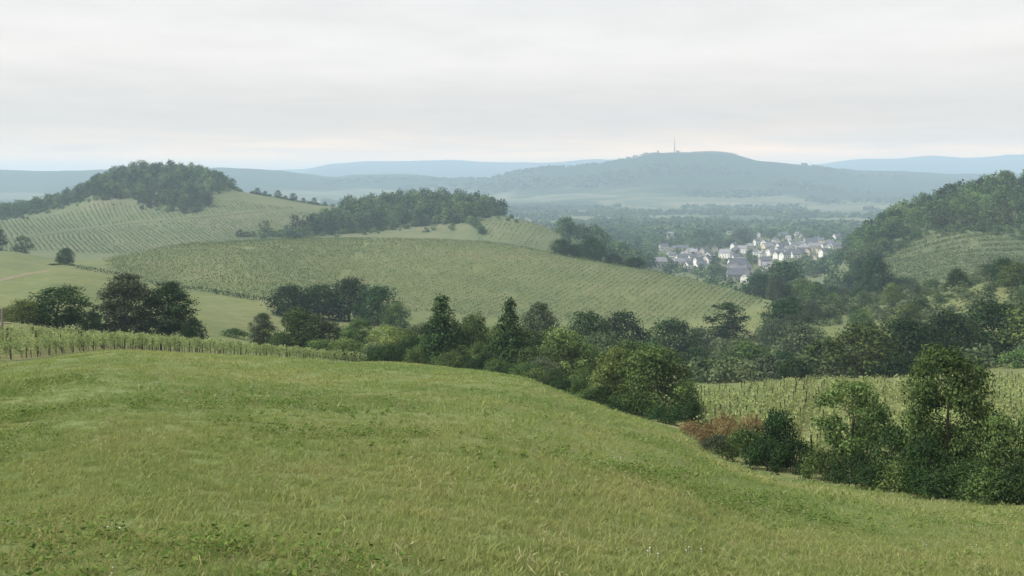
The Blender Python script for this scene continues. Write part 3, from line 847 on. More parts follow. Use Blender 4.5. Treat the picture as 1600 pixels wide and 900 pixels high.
# scrub between them
scV, scT = [], []
cnt = 0
while cnt < 1200:
    px, Y = rng.uniform(1085, 1680), rng.uniform(170, 640)
    X = wx(px, Y)
    if Y < np.interp(px, pxcols, KY['E']) + 4: continue
    if px < 1215 and Y > np.interp(px, pxcols, KY['G']) - 40 - (1215 - px) * 0.5: continue
    if px > 1385 and Y > 600: continue
    if vnoise(np.array([X / 22]), np.array([Y / 30]), 87)[0] < -0.27: continue
    p = P['s_bush'][rng.integers(3)]['raw']
    k = rng.uniform(0.5, 1.35)
    a = rng.uniform(0, 6.28)
    V = p['V'] * np.array([k * 1.2, k * 1.2, k])
    V = np.stack([V[:, 0] * math.cos(a) - V[:, 1] * math.sin(a) + X, V[:, 0] * math.sin(a) + V[:, 1] * math.cos(a) + Y, V[:, 2] + g1(X, Y) - 0.2], 1)
    scV.append(V)
    scT.append(np.repeat(np.clip(p['tint'] + rng.normal() * 0.3 - 0.05, 0, 1), 4))
    cnt += 1
tag(link('scrub', np_mesh('scrub', np.vstack(scV), 4, M['l_scrub'], tint=np.concatenate(scT))), 'grey green scrub filling the bushy slope behind the right vineyard', 'scrub', kind='stuff')
# ---- single trees on the middle hills
T('m_round', 102, 425, 388, 31, 'l_dark', 'broadleaf_tree', 'single small dark tree on the saddle left of the vineyard hill', 'tree')
T('m_bush', 84, 418, 412, 22, 'l_dark', 'shrub', 'tiny dark bush beside the single tree on the saddle', 'bush')
T('m_bush', 110, 422, 412, 16, 'l_grey', 'shrub', 'tiny pale bush under the single tree on the saddle', 'bush')
T('m_tall', 34, 640, 369, 32, 'l_mid', 'broadleaf_tree', 'small upright tree in front of the left vineyard slope', 'tree')
T('m_tall', 0, 640, 360, 26, 'l_dark', 'broadleaf_tree', 'small tree cut by the left edge before the vineyard slope', 'tree')
for px, Y, top, w, lb in [(880, 596, 374, 46, 'dark round tree, left one of the pair on the vineyard hill crest'),
                          (926, 590, 372, 46, 'round tree, right one of the pair on the vineyard hill crest'),
                          (906, 600, 382, 40, 'lower tree between the pair on the vineyard hill crest'),
                          (958, 585, 397, 40, 'low dark bush right of the crest pair'),
                          (990, 580, 402, 40, 'second low dark bush down the crest from the tree pair')]:
    T('m_round', px, Y, top, w, 'l_dark', 'broadleaf_tree', lb, 'tree', 'trees behind the vineyard hill crest')
for q, (px, top, h) in enumerate([(402, 295, 8), (414, 299, 6), (434, 299, 9), (458, 303, 9), (474, 307, 6), (491, 308, 8), (446, 306, 5), (508, 314, 5)]):
    Y = knot('K', px) - 4
    small_tree('f_round', wx(px, Y), Y, h, h * rng.uniform(0.95, 1.4), None, 'broadleaf_tree', ORD[q] + ' small tree in the skyline row right of the wooded hill', 'trees on the skyline ridge')

SKY_HEDGE = [(px, knot('K', px) - 3) for px in np.arange(392, 524, 2.2)]
# ------------------------------------------------------------------ woods on the hills
LOWL = ([-60, 0, 60, 110, 150, 190, 240, 290, 322, 332, 352, 386], [348, 342, 332, 320, 312, 314, 325, 333, 326, 306, 297, 296])
LOWR = ([372, 480, 560, 640, 720, 742, 760, 800, 812], [372, 370, 364, 354, 350, 346, 338, 336, 336])
LOWH = ([1320, 1345, 1372, 1440, 1480, 1560, 1640], [420, 425, 404, 366, 358, 362, 366])
stuffV, stuffT = [], []


def bake(kind, X, Y, h, w, sink=0.3, dt=0.0):
    p = P[kind][rng.integers(len(P[kind]))]['raw']
    a = rng.uniform(0, 6.28)
    V = p['V'] * np.array([w / p['w'], w / p['w'], h / p['h']])
    c, s = math.cos(a), math.sin(a)
    V = np.stack([V[:, 0] * c - V[:, 1] * s + X, V[:, 0] * s + V[:, 1] * c + Y, V[:, 2] + g1(X, Y) - sink], 1)
    stuffV.append(V)
    stuffT.append(np.repeat(np.clip(p['tint'] + dt + rng.normal() * 0.26, 0, 1), 4))


def ridge_keep(px, Y):
    """the ridge wood thins out down the slope at its left end"""
    X = wx(px, Y)
    return row_px(X, Y, g1(X, Y)) > np.interp(px, [430, 480, 500, 525, 545, 570], [368, 358, 350, 338, 322, 200])


def wood(low, px0, px1, Y0, Y1, spacing, n_single, hs, label, group, keep=None, spread=1.0):
    """trees standing on the ground that lies above the wood's lower edge; the nearest become single things"""
    pts = []
    X0, X1 = wx(px0, Y1 if px0 < 800 else Y0), wx(px1, Y0 if px1 < 800 else Y1)
    for X in np.arange(min(X0, X1) - 20, max(X0, X1) + 20, spacing):
        for Y in np.arange(Y0, Y1, spacing):
            x, y_ = X + rng.uniform(-.42, .42) * spacing, Y + rng.uniform(-.42, .42) * spacing
            px = 800 + F * x / y_
            if not (px0 <= px <= px1): continue
            z = g1(x, y_)
            yy = row_px(x, y_, z)
            if yy < np.interp(px, *low) and (keep is None or keep(px, y_)):
                pts.append((y_, x, px))
    pts.sort()
    for i, (y_, x, px) in enumerate(pts):
        h = rng.uniform(*hs)
        kd = 'f_tall' if rng.uniform() < 0.25 else 'f_round'
        w = h * (rng.uniform(0.6, 0.75) if kd == 'f_tall' else rng.uniform(0.8, 1.15))
        if i < n_single:
            small_tree(kd, x, y_, h, w, None, 'broadleaf_tree', ('tall narrow ' if kd == 'f_tall' else 'rounded ') + label + ', ' + pick(px, np.linspace(px0, px1, 7)[1:-1], ['far left', 'left', 'left of centre', 'right of centre', 'right', 'far right']), group)
        else:
            bake(kd if i < n_single + 110 or rng.uniform() < 0.15 else 'v_round', x, y_, h, w)
    return len(pts)


print('woods', wood(LOWL, -60, 386, 1000, 1215, 10.2, 48, (7, 15), 'tree at the front of the wood capping the left hill', 'trees of the left hill wood'),
      wood(LOWR, 400, 812, 895, 1110, 10.2, 36, (7, 17), 'tree at the front of the wood on the middle ridge', 'trees of the middle ridge wood', keep=ridge_keep),
      wood(LOWH, 1325, 1660, 640, 815, 8.8, 48, (6.5, 14), 'tree at the front of the wood on the right hill', 'trees of the right hill wood'))
for px, py_, s in [(375, 372, 6), (385, 374, 5), (425, 370, 6), (440, 371, 7), (455, 370, 8), (468, 369, 9), (410, 373, 5), (395, 374, 5)]:
    Y = 880 + rng.uniform(-10, 10)
    bake('f_round', wx(px, Y), Y, s, s * 1.6)
for low, a, b, Y0, Y1, n in ((LOWL, -60, 386, 960, 1200, 150), (LOWR, 420, 808, 880, 1000, 110), (LOWH, 1340, 1650, 590, 800, 150)):
    q = 0
    for _ in range(6000):
        px, Y = rng.uniform(a, b), rng.uniform(Y0, Y1)
        X = wx(px, Y)
        d = row_px(X, Y, g1(X, Y)) - np.interp(px, *low)
        if not (-3 < d < rng.exponential(3.0)): continue
        h = rng.uniform(1.5, 5)
        bake('v_round', X, Y, h, h * rng.uniform(1.1, 1.8), dt=0.12)
        q += 1
        if q >= n: break
for px, Y in SKY_HEDGE:
    if rng.uniform() < 0.8:
        h = rng.uniform(1.5, 3.6)
        bake('v_round', wx(px, Y), Y, h, h * rng.uniform(1.3, 2.2))
for t in np.linspace(0, 1, 9):          # bushes down the gully right of the ridge wood
    Y = 925 - 60 * t
    px = 732 + 22 * t
    bake('f_round', wx(px, Y), Y, 6.5, 9)

# ------------------------------------------------------------------ village
house_slots = []
HV = {}


def house_meshes(key, w, d, wh, rh):
    v = [(-w / 2, -d / 2, -3), (w / 2, -d / 2, -3), (w / 2, d / 2, -3), (-w / 2, d / 2, -3), (-w / 2, -d / 2, wh), (w / 2, -d / 2, wh), (w / 2, d / 2, wh), (-w / 2, d / 2, wh),
         (-w / 2, 0, wh + rh), (w / 2, 0, wh + rh)]
    f = [(0, 1, 5, 4), (2, 3, 7, 6), (1, 2, 6, 9, 5), (3, 0, 4, 8, 7)]
    wall = poly_mesh('house_wall', v, f, M['wall_white'])
    e, th = 0.45, 0.25
    sl = rh / (d / 2)
    rv, rf = [], []
    for s in (-1, 1):
        o = len(rv)
        y1, z1 = s * (d / 2 + e), wh - sl * e
        rv += [(-w / 2 - e, y1, z1 + .02), (w / 2 + e, y1, z1 + .02), (w / 2 + e, 0, wh + rh + .02), (-w / 2 - e, 0, wh + rh + .02),
               (-w / 2 - e, y1, z1 + th), (w / 2 + e, y1, z1 + th), (w / 2 + e, 0, wh + rh + th), (-w / 2 - e, 0, wh + rh + th)]
        rf += [tuple(i + o for i in q) for q in [(0, 1, 2, 3), (4, 7, 6, 5), (0, 4, 5, 1), (0, 3, 7, 4), (1, 5, 6, 2)]]
    roof = poly_mesh('house_roof', rv, rf, M['slate'])
    cv, cf = box_vf(-0.45, 0.45, -0.35, 0.35, 0, 2.2)
    c2, f2 = box_vf(-0.55, 0.55, -0.45, 0.45, 2.2, 2.4, 8)
    chim = poly_mesh('house_chimney', cv + c2, cf + f2, M['wall_stone'])
    wv, wf = box_vf(-0.5, 0.5, -0.05, 0.05, -0.7, 0.7)
    win = poly_mesh('house_window', wv, wf, M['glass'])
    dv, df = box_vf(-0.55, 0.55, -0.05, 0.05, 0, 2.1)
    door = poly_mesh('house_door', dv, df, M['tile'])
    return dict(w=w, d=d, wh=wh, rh=rh, wall=wall, roof=roof, chim=chim, win=win, door=door)


HK = [house_meshes(i, *a) for i, a in enumerate([(9.5, 7.5, 6.2, 3.2), (12, 8, 6.6, 3.4), (8, 7, 7.2, 3.0), (15, 9, 7, 4.2), (10, 8.5, 4.8, 4.2), (19, 11, 6, 6.0)])]


def house(px, py_, hk, rz, wm, rm, label, group='village houses', Y=None):
    if Y is None:
        Y = F * 90.0 / (py_ - HZ)
    X = wx(px, Y)
    h = HK[hk]
    e = empty('house', (X, Y, g1(X, Y)), rz)
    wo_ = link('wall', h['wall'], e)
    set_mat(wo_, wm)
    r = link('roof', h['roof'], e)
    set_mat(r, rm)
    c = link('chimney', h['chim'], r, (h['w'] * 0.36, 0.0, h['wh'] + h['rh'] - 0.9))
    nwin = 2 if h['w'] < 12 else 4
    for s in (-1, 1):
        for lv in ((1.6, 4.0) if h['wh'] > 4.5 else (1.7,)):
            for q in range(nwin):
                link('window', h['win'], e, ((q + 0.5) / nwin * h['w'] - h['w'] / 2 + (0.7 if lv < 2 else 0), s * (h['d'] / 2 + 0.02), lv))
    for s in (-1, 1):
        g = link('window', h['win'], e, (s * (h['w'] / 2 + 0.02), 0, h['wh'] + 0.3))
        g.rotation_euler = (0, 0, math.pi / 2)
    link('door', h['door'], e, (-h['w'] * 0.02 - 0.4, -h['d'] / 2 - 0.03, 0.1))
    house_slots.append((X, Y))
    return tag(e, label, 'house', group)


W, C_, S_ = 'wall_white', 'wall_cream', 'wall_stone'
SL, SP, TI = 'slate', 'slate_pale', 'tile'
for px, py_, hk, rz, wm, rm, lb in [
        (1047, 371, 0, 0.1, W, SP, 'white house alone among the trees left of the village'),
        (1141, 371, 1, 0.0, W, SP, 'small white house beyond the village near the big trees'),
        (1185, 371, 0, 1.2, W, SL, 'small white house at the far left of the upper village'),
        (1182, 384, 2, 0.4, W, SL, 'white house below the upper edge of the village'),
        (1246, 372, 1, 0.3, W, SP, 'white house at the top of the village skyline'),
        (1225, 373, 3, 0.15, S_, SL, 'long slate roofed house at the top of the village'),
        (1266, 385, 5, 0.2, C_, SL, 'largest house with a steep blue grey roof, upper right village'),
        (1272, 394, 3, -0.1, C_, SP, 'long cream house in front of the steep blue grey roof'),
        (1223, 394, 5, 0.5, W, SL, 'broad dark slate roof in the middle of the village'),
        (1200, 393, 3, 0.35, C_, SP, 'cream house left of the broad dark roof'),
        (1152, 421, 5, 0.1, W, SL, 'big grey roofed house near the foot of the village'),
        (1152, 438, 5, -0.1, S_, SL, 'nearest big slate roofed house beside the vineyard hill'),
        (1166, 443, 0, 0.9, W, SP, 'small pale house at the right of the nearest big roof'),
        (1271, 414, 0, 1.2, C_, SP, 'cream gabled house alone below the right of the village'),
        (1286, 406, 2, 0.5, W, SL, 'small white house above the lone cream gable'),
        (1308, 377, 1, 0.3, W, SL, 'white house among trees at the upper right end of the village'),
        (1308, 393, 1, -0.2, S_, SL, 'grey house among trees at the right end of the village'),
        (1334, 377, 0, 0.2, W, SP, 'pale house in the trees under the wooded hill'),
        (1030, 423, 3, 0.2, S_, SP, 'grey roofed house half hidden behind the vineyard hill'),
        (1195, 416, 1, 0.1, S_, SL, 'slate roofed house above the white one by the big dark trees'),
        (1198, 423, 0, -0.2, W, SP, 'white house beside the big dark trees, low in the village'),
        (1134, 403, 3, -0.7, W, SP, 'long white house set aslant in the left village')]:
    house(px, py_, hk, rz, wm, rm, lb)
for px, py_ in [(1160, 395), (1147, 392), (1151, 398), (1038, 394), (1055, 395), (1046, 401), (1085, 401), (1100, 399), (1116, 394), (1108, 406), (1094, 408), (1064, 412), (1076, 418), (1090, 416),
                (1070, 405), (1098, 420), (1084, 410), (1151, 410), (1158, 415), (1147, 428), (1166, 429), (1160, 432), (1140, 424), (1210, 403), (1203, 400), (1216, 406), (1235, 403), (1242, 404), (1228, 401),
                (1238, 386), (1255, 389), (1247, 394), (1283, 383), (1289, 392), (1296, 386), (1277, 381), (1254, 378), (1231, 379), (1212, 382), (1262, 402), (1250, 403), (1079, 398), (1070, 395), (1052, 408), (1104, 412), (1074, 424), (1060, 420), (1196, 385), (1206, 388), (1218, 397), (1244, 391), (1262, 391), (1259, 396), (1280, 399), (1294, 396), (1231, 396), (1225, 407), (1190, 404), (1182, 398), (1172, 392)]:
    px, py_ = px + rng.uniform(-1.5, 1.5), py_ + rng.uniform(-1, 1)
    hk = int(rng.choice([0, 0, 1, 1, 2, 4]))
    wm = W if rng.uniform() < 0.62 else (C_ if rng.uniform() < 0.6 else S_)
    zone = pick(py_, [393, 403], ['upper', 'middle', 'lower']) + ' row' + pick(px, [1060, 1090, 1125, 1175, 1215, 1245, 1275], [', far left end', ', left cluster', ', right of the left cluster', ' of the central column', ', left of the main part', ', middle of the main part', ', right of the main part', ', far right end'])
    part_ = 'left' if px < 1125 else 'near' if py_ > 407 and px < 1180 else 'right'
    rm = [SL, SL, SP][int(rng.integers(3))]
    house(px, py_, hk, rng.choice([0.1, 1.4, -0.5, 0.6]) + rng.normal() * 0.2, wm, rm,
          {W: 'white', C_: 'cream', S_: 'grey stone'}[wm] + ' house with ' + ('dark slate' if rm == SL else 'pale') + ' roof, ' + zone, 'village houses, ' + part_ + ' part')
HS = np.array(house_slots)
# trees among the houses (single), then valley woodland
cnt = 0
while cnt < 48:
    px, py_ = rng.uniform(985, 1345), rng.uniform(372, 450)
    if py_ > 445 - (1130 - px) * 0.12 and px < 1130: continue
    Y = F * 90.0 / (py_ - HZ)
    X = wx(px, Y)
    if np.min(np.hypot(HS[:, 0] - X, (HS[:, 1] - Y) * 0.6)) < 12: continue
    # keep the view on the houses: no tree close in front of one
    if np.any((np.abs(HS[:, 0] / HS[:, 1] - X / Y) < 9 / Y) & (HS[:, 1] > Y) & (HS[:, 1] - Y < 90)) and rng.uniform() < 0.85: continue
    h = rng.uniform(7, 13)
    small_tree('f_round', X, Y, h, h * rng.uniform(0.9, 1.3), None, 'broadleaf_tree', 'garden tree among the houses, ' + pick(py_, [392, 415], ['upper', 'middle', 'lower']) + ' part of the village' + pick(px, [1090, 1150, 1210, 1270], [', far left', ', left', ', centre', ', right', ', far right']), 'trees among the village houses')
    cnt += 1
cnt = 0
while cnt < 270:                        # shrubs and low trees of the gardens
    px, py_ = rng.uniform(1020, 1325), rng.uniform(374, 444)
    if py_ > 440 - (1120 - px) * 0.15 and px < 1120: continue
    Y = F * 90.0 / (py_ - HZ)
    X = wx(px, Y)
    if np.min(np.hypot(HS[:, 0] - X, HS[:, 1] - Y)) < 10: continue
    h = rng.uniform(3.5, 8.5)
    bake('v_round', X, Y, h, h * rng.uniform(1.0, 1.7))
    cnt += 1
small_tree('f_round', wx(1098, 1500), 1500, 24, 62, None, 'broadleaf_tree', 'great dark mound of a tree behind the left of the village', None)
small_tree('f_tall', wx(1155, 1500), 1500, 24, 34, None, 'broadleaf_tree', 'tall dark tree behind the middle of the village', None)
cnt = 0
while cnt < 1150:
    Y = rng.uniform(720, 1800)
    px = rng.uniform(880, 1380)
    X = wx(px, Y)
    py_ = row_px(X, Y, g1(X, Y))
    if px > 1330 and Y < 1000: continue
    inside = (1020 < px < 1325) and (376 < py_ < 446)
    if inside and (np.min(np.hypot(HS[:, 0] - X, (HS[:, 1] - Y))) < 45 or rng.uniform() < 0.6): continue
    if np.any((np.abs(HS[:, 0] / HS[:, 1] - X / Y) < 8 / Y) & (HS[:, 1] > Y) & (HS[:, 1] - Y < 160)): continue
    if vnoise(np.array([X / 70]), np.array([Y / 110]), 77)[0] < -0.22: continue
    h = rng.uniform(8, 15)
    bake('v_round', X, Y, h, h * rng.uniform(0.9, 1.3))
    cnt += 1
tag(link('woodland', np_mesh('woodland', np.vstack(stuffV), 4, M['l_far'], tint=np.concatenate(stuffT))), 'dense trees covering the hill woods and valley around the village', 'woodland', kind='stuff')
# woods of the plain and on the distant hills: too small to tell apart
dV, dT = [], []


def tiny(X, Y, z, h, w, n=26):
    c = norm(rng.normal(size=(n, 3)))
    c[:, 2] = np.abs(c[:, 2])
    C = c * np.array([w / 2, w / 2, h * 0.75]) * rng.uniform(0.6, 1.05, (n, 1)) + np.array([X, Y, z + h * 0.2])
    dV.append(leaf_quads(C, norm(c + rng.normal(size=(n, 3)) * 0.4 + np.array([0, 0, .3])), np.full(n, w * 0.42), rng))
    dT.append(np.repeat(np.clip(rng.normal() * 0.15 + 0.42 + rng.normal(size=n) * 0.12, 0, 1), 4))


cnt = 0
while cnt < 2600:
    Y = rng.uniform(1700, 3500)
    px = rng.uniform(760, 1480)
    X = wx(px, Y)
    if vnoise(np.array([X / 260]), np.array([Y / 330]), 5)[0] + 0.5 * vnoise(np.array([X / 90]), np.array([Y / 90]), 6)[0] < -0.05 - 0.25 * (Y < 2300): continue
    h = rng.uniform(9, 16)
    tiny(X, Y, g1(X, Y) - 0.5, h, h * rng.uniform(1.0, 1.7))
    cnt += 1
cnt = 0
while cnt < 1500:
    Y = rng.uniform(3600, 5050)
    px = rng.uniform(500, 1640)
    X = wx(px, Y)
    z = g1(X, Y)
    if vnoise(np.array([X / 420]), np.array([Y / 260]), 15)[0] < 0.12 - 0.3 * (Y > 4900): continue
    h = rng.uniform(10, 16)
    tiny(X, Y, z - 1, h, h * rng.uniform(1.3, 2.2), 14)
    cnt += 1
tag(link('distant_woodland', np_mesh('distant_woodland', np.vstack(dV), 4, M['l_far'], tint=np.concatenate(dT))), 'hazy woods of the far plain and distant hill', 'woodland', kind='stuff')

# ------------------------------------------------------------------ mast and buildings on the distant hill
Y = 5000.0
X = wx(1054, Y)
zb = g1(X, Y)
top = (HZ - 212) / F * Y
e = empty('radio_mast', (X, Y, zb))
tag(e, 'slender radio mast on the flat top of the distant hill', 'mast')
H = top - zb
v, f = tubes([((0, 0, -5), (0, 0, H * 0.32), 3.4, 2.7), ((0, 0, H * 0.32), (0, 0, H * 0.36), 3.6, 3.6)], 10)
link('base_shaft', poly_mesh('mast_base', v, f, M['mast']), e)
v, f = tubes([((0, 0, H * 0.36), (0, 0, H * 0.72), 2.2, 1.5)], 8)
link('middle_shaft', poly_mesh('mast_middle', v, f, M['mast']), e)
v, f = tubes([((0, 0, H * 0.72), (0, 0, H), 1.1, 0.5)], 6)
link('antenna', poly_mesh('mast_antenna', v, f, M['mast']), e)


def hill_block(px, w, d, h, name, label, roofed):
    X = wx(px, 4995)
    e = empty(name, (X, 4995, g1(X, 4995)))
    v, f = box_vf(-w / 2, w / 2, -d / 2, d / 2, -6, h)
    link('wall', poly_mesh(name, v, f, M['wall_stone']), e)
    if roofed:
        v = [(-w / 2 - .5, -d / 2 - .5, h), (w / 2 + .5, -d / 2 - .5, h), (w / 2 + .5, d / 2 + .5, h), (-w / 2 - .5, d / 2 + .5, h), (-w / 2, 0, h + 11), (w / 2, 0, h + 1)]
        link('roof', poly_mesh('roof', v, [(0, 1, 5, 4), (2, 3, 4, 5), (1, 2, 5), (3, 0, 4), (0, 3, 2, 1)], M['slate']), e)
    else:
        v, f = box_vf(-w / 2 - 1, w / 2 + 1, -d / 2 - 1, d / 2 + 1, h, h + 1.6)
        link('parapet', poly_mesh('parapet', v, f, M['wall_stone']), e)
    tag(e, label, 'building')


hill_block(1060, 20, 12, 6, 'mast_building', 'small building with a sloping roof right beside the distant mast', True)
hill_block(1028, 8, 8, 14, 'stone_tower', 'stubby tower at the left end of the distant hilltop', False)
# trees along the top of the distant hill
dV, dT = [], []
for px in np.arange(1018, 1150, 1.6):
    X, Y = wx(px, 4990), 4990 + rng.uniform(-20, 5)
    tiny(X, Y, g1(X, Y) - 1, rng.uniform(5, 9) * (1.25 if px > 1080 else 0.8), 14, 12)
for px in np.arange(800, 1015, 2.0):
    if vnoise(np.array([px / 22.]), np.array([.5]), 8)[0] < -0.05: continue
    X, Y = wx(px, 4990), 4990 + rng.uniform(-30, 5)
    tiny(X, Y, g1(X, Y) - 1, rng.uniform(6, 13), 16, 12)
tag(link('hilltop_woodland', np_mesh('hilltop_woodland', np.vstack(dV), 4, M['l_far'], tint=np.concatenate(dT))), 'line of tiny trees along the top of the distant hill', 'woodland', kind='stuff')

# ------------------------------------------------------------------ vineyards
def vec_ground(X, Y):
    return ground(np.asarray(X), np.asarray(Y))


def row_leaves(px_, py_, n_per_m, size, hlo, hhi, half, rg, clump=True):
    """leaf sprays along a polyline (world XY points)"""
    seg = np.hypot(np.diff(px_), np.diff(py_))
    L = np.concatenate([[0], np.cumsum(seg)])
    n = max(4, int(L[-1] * n_per_m))
    s = rg.uniform(0, L[-1], n)
    if clump:
        s = s + 0.18 * np.sin(s * 5.2 + rg.uniform(0, 6))
        s = np.clip(s, 0, L[-1])
    X, Y = np.interp(s, L, px_), np.interp(s, L, py_)
    tx, ty = np.interp(s, L[:-1] if len(L) > 2 else [0, L[-1]], np.diff(px_) / seg if len(L) > 2 else [np.diff(px_)[0] / seg[0]] * 2), np.interp(s, L[:-1] if len(L) > 2 else [0, L[-1]], np.diff(py_) / seg if len(L) > 2 else [np.diff(py_)[0] / seg[0]] * 2)
    off = rg.normal(size=n) * half * 0.6
    zt = hlo + (hhi - hlo) * rg.beta(1.6, 1.3, n) + 0.16 * hhi * np.sin(s * 3.1 + rg.uniform(0, 6)) * rg.uniform(0, 1, n)
    gz = np.interp(s, L, vec_ground(px_, py_))
    C = np.stack([X - ty * off, Y + tx * off, gz + zt], 1)
    side = np.sign(off)[:, None] * np.stack([-ty, tx, 0 * tx], 1)
    Nr = norm(side * 0.6 + rg.normal(size=(n, 3)) * 0.5 + np.array([0, 0, 0.45]))
    tint = np.clip(0.5 + 0.22 * np.sin(s * 1.3 + rg.uniform(0, 6)) * 0.6 + rg.normal(size=n) * 0.22, 0, 1)
    return leaf_quads(C, Nr, np.full(n, size), rg), np.repeat(tint, 4)


pv_, pf_ = box_vf(-0.038, 0.038, -0.038, 0.038, -0.3, 1.0)
POST = poly_mesh('vine_post', [(x, y, z) for x, y, z in pv_], pf_, M['post'])


def vine_row(pts, label, group, n_per_m, leaf, post_gap, post_h, hlo=0.55, hhi=1.55, half=0.34):
    pts = np.array(pts)
    X0, Y0 = pts[0]
    z0 = g1(X0, Y0)
    V, t = row_leaves(pts[:, 0], pts[:, 1], n_per_m, leaf, hlo, hhi, half, rng)
    e = empty('vine_row', (X0, Y0, z0))
    link('foliage', np_mesh('vine_foliage', V - np.array([X0, Y0, z0]), 4, M['l_vine'], tint=t), e)
    seg = np.hypot(*np.diff(pts, axis=0).T)
    L = np.concatenate([[0], np.cumsum(seg)])
    segs = []
    for s in np.arange(0.3, L[-1], 1.15):
        x, y = np.interp(s, L, pts[:, 0]) + rng.normal() * .05, np.interp(s, L, pts[:, 1])
        z = g1(x, y) - z0
        segs += [((x - X0, y - Y0, z - 0.1), (x - X0 + rng.normal() * .06, y - Y0, z + 0.75), 0.035, 0.022)]
    v, f = tubes(segs, 4)
    tag(link('stems', poly_mesh('vine_stems', v, f, M['bark']), e), kind='stuff')
    for s in np.arange(0.0, L[-1] + 0.01, post_gap):
        s2 = min(L[-1], s + rng.normal() * 0.12)
        x, y = np.interp(s2, L, pts[:, 0]), np.interp(s2, L, pts[:, 1])
        p = link('post', POST, e, (x - X0, y - Y0, g1(x, y) - z0))
        p.scale = (1, 1, post_h * rng.uniform(0.88, 1.12))
        p.rotation_euler = (rng.normal() * 0.03, rng.normal() * 0.03, rng.uniform(0, 1))
    return tag(e, label, 'vine row', group)


# left strip: rows along the meadow edge
for r in range(7):
    pts = []
    for px in np.arange(-160, 575 - r * 30, 12):
        Y = knot('D', px) + 0.8 + r * 1.75
        if Y > knot('E', px) + 1.5: continue
        pts.append((wx(px, Y), Y))
    if len(pts) < 6: continue
    vine_row(pts, 'front vine row with dark posts along the top of the meadow' if r == 0 else ORD[r] + ' vine row of the left strip, counted back from the front row', 'vine rows of the left strip',
             120 if r < 2 else 90, 0.19, 1.6 if r == 0 else 3.2, 1.15 if r == 0 else 1.7, hlo=0.5 if r == 0 else 0.35, hhi=1.75)
# right plot: rows running away up to the trees
nrow = 0
for r in range(52):
    x0 = -4.0 + r * 1.75
    pts = []
    for t in np.arange(0, 110, 3.0):
        X, Y = x0 + t * 0.32 + 0.5 * math.sin(t * 0.11 + r * 1.9) + rng.normal() * 0.1, 62 + t
        px = 800 + F * X / Y
        if px < 1088 or px > 1700: continue
        if Y < knot('D', px) + 4 + 5 * (px > 1350) or Y > knot('E', px) - 1: continue
        pts.append((X, Y))
    if len(pts) < 4: continue
    vine_row(pts, ORD[nrow] + ' vine row from the left in the plot behind the right hedge', 'vine rows of the right plot', 46, 0.25, 5.2, 1.8, hlo=0.1, hhi=1.6, half=0.8)
    nrow += 1


def far_rows(name, label, x0, y0, dirx, diry, pitch, count, length, test, n_per_m, size, hlo, hhi, half, gap=0.0, mat='l_vine_far'):
    """many rows too fine to tell apart: one object"""
    VV, TT = [], []
    d = np.array([dirx, diry]) / math.hypot(dirx, diry)
    nrm = np.array([d[1], -d[0]])
    st = np.arange(0, length, 6.0)
    for r in range(count):
        o = np.array([x0, y0]) + nrm * (r + rng.normal() * 0.06) * pitch
        P_ = o[None] + st[:, None] * d[None]
        P_[:, 0] += 1.0 * fbm(P_[:, 0] / 60, P_[:, 1] / 60, 41, 2) * pitch
        px = 800 + F * P_[:, 0] / np.maximum(P_[:, 1], 1)
        ok = test(px, P_[:, 0], P_[:, 1])
        i = 0
        while i < len(st):
            if not ok[i]:
                i += 1
                continue
            j = i
            while j + 1 < len(st) and ok[j + 1]: j += 1
            if j - i >= 2:
                V, t = row_leaves(P_[i:j + 1, 0], P_[i:j + 1, 1], n_per_m * rng.uniform(0.75, 1.1), size, hlo, hhi, half, rng, False)
                keep = np.repeat(vnoise(V[::4, 0] / 9, V[::4, 1] / 9, 51) > -0.42 + gap, 4)
                VV.append(V[keep])
                TT.append(np.clip(t[keep] + rng.normal() * 0.07 + 0.5 * np.repeat(vnoise(V[::4, 0] / 40, V[::4, 1] / 40, 52), 4)[keep], 0, 1))
            i = j + 1
    if not VV: return
    tag(link(name, np_mesh(name, np.vstack(VV), 4, M[mat], tint=np.concatenate(TT))), label, 'vineyard', kind='stuff')


split = 520
hill_in = lambda px, X, Y: (Y > np.interp(px, pxcols, KY['G']) + 5) & (Y < np.interp(px, pxcols, KY['H']) + 14)
far_rows('vineyard_rows', 'fine slanting vine rows covering the right of the middle hill', -230, 340, 0.36, 1, 2.8, 180, 330,
         lambda px, X, Y: hill_in(px, X, Y) & (px < 1192) & (px > split - 9 + 0.3 * (Y - 350)), 4.2, 0.52, 0.3, 1.5, 0.5)
far_rows('vineyard_rows', 'fine level vine rows covering the left of the middle hill', -330, 620, 1, 0.16, 2.8, 115, 420,
         lambda px, X, Y: hill_in(px, X, Y) & (px > 165 - 0.1 * (Y - 400)) & (px <= split - 1 + 0.3 * (Y - 350)), 4.2, 0.52, 0.3, 1.5, 0.5)
TRK = ([-60, 40, 120, 200, 310, 420], [383, 372, 360, 350, 341, 330])


def left_slope(px, X, Y):
    z = vec_ground(X, np.maximum(Y, 5))
    yy = HZ - F * z / np.maximum(Y, 5)
    return (px > -60) & (px < 500) & (Y > 760) & (Y < 1130) & (yy > np.interp(px, *LOWL) + 3) & (np.abs(yy - np.interp(px, *TRK)) > 2.2) & ~((px > 330) & (yy < 318 + (px - 400) * 0.12))


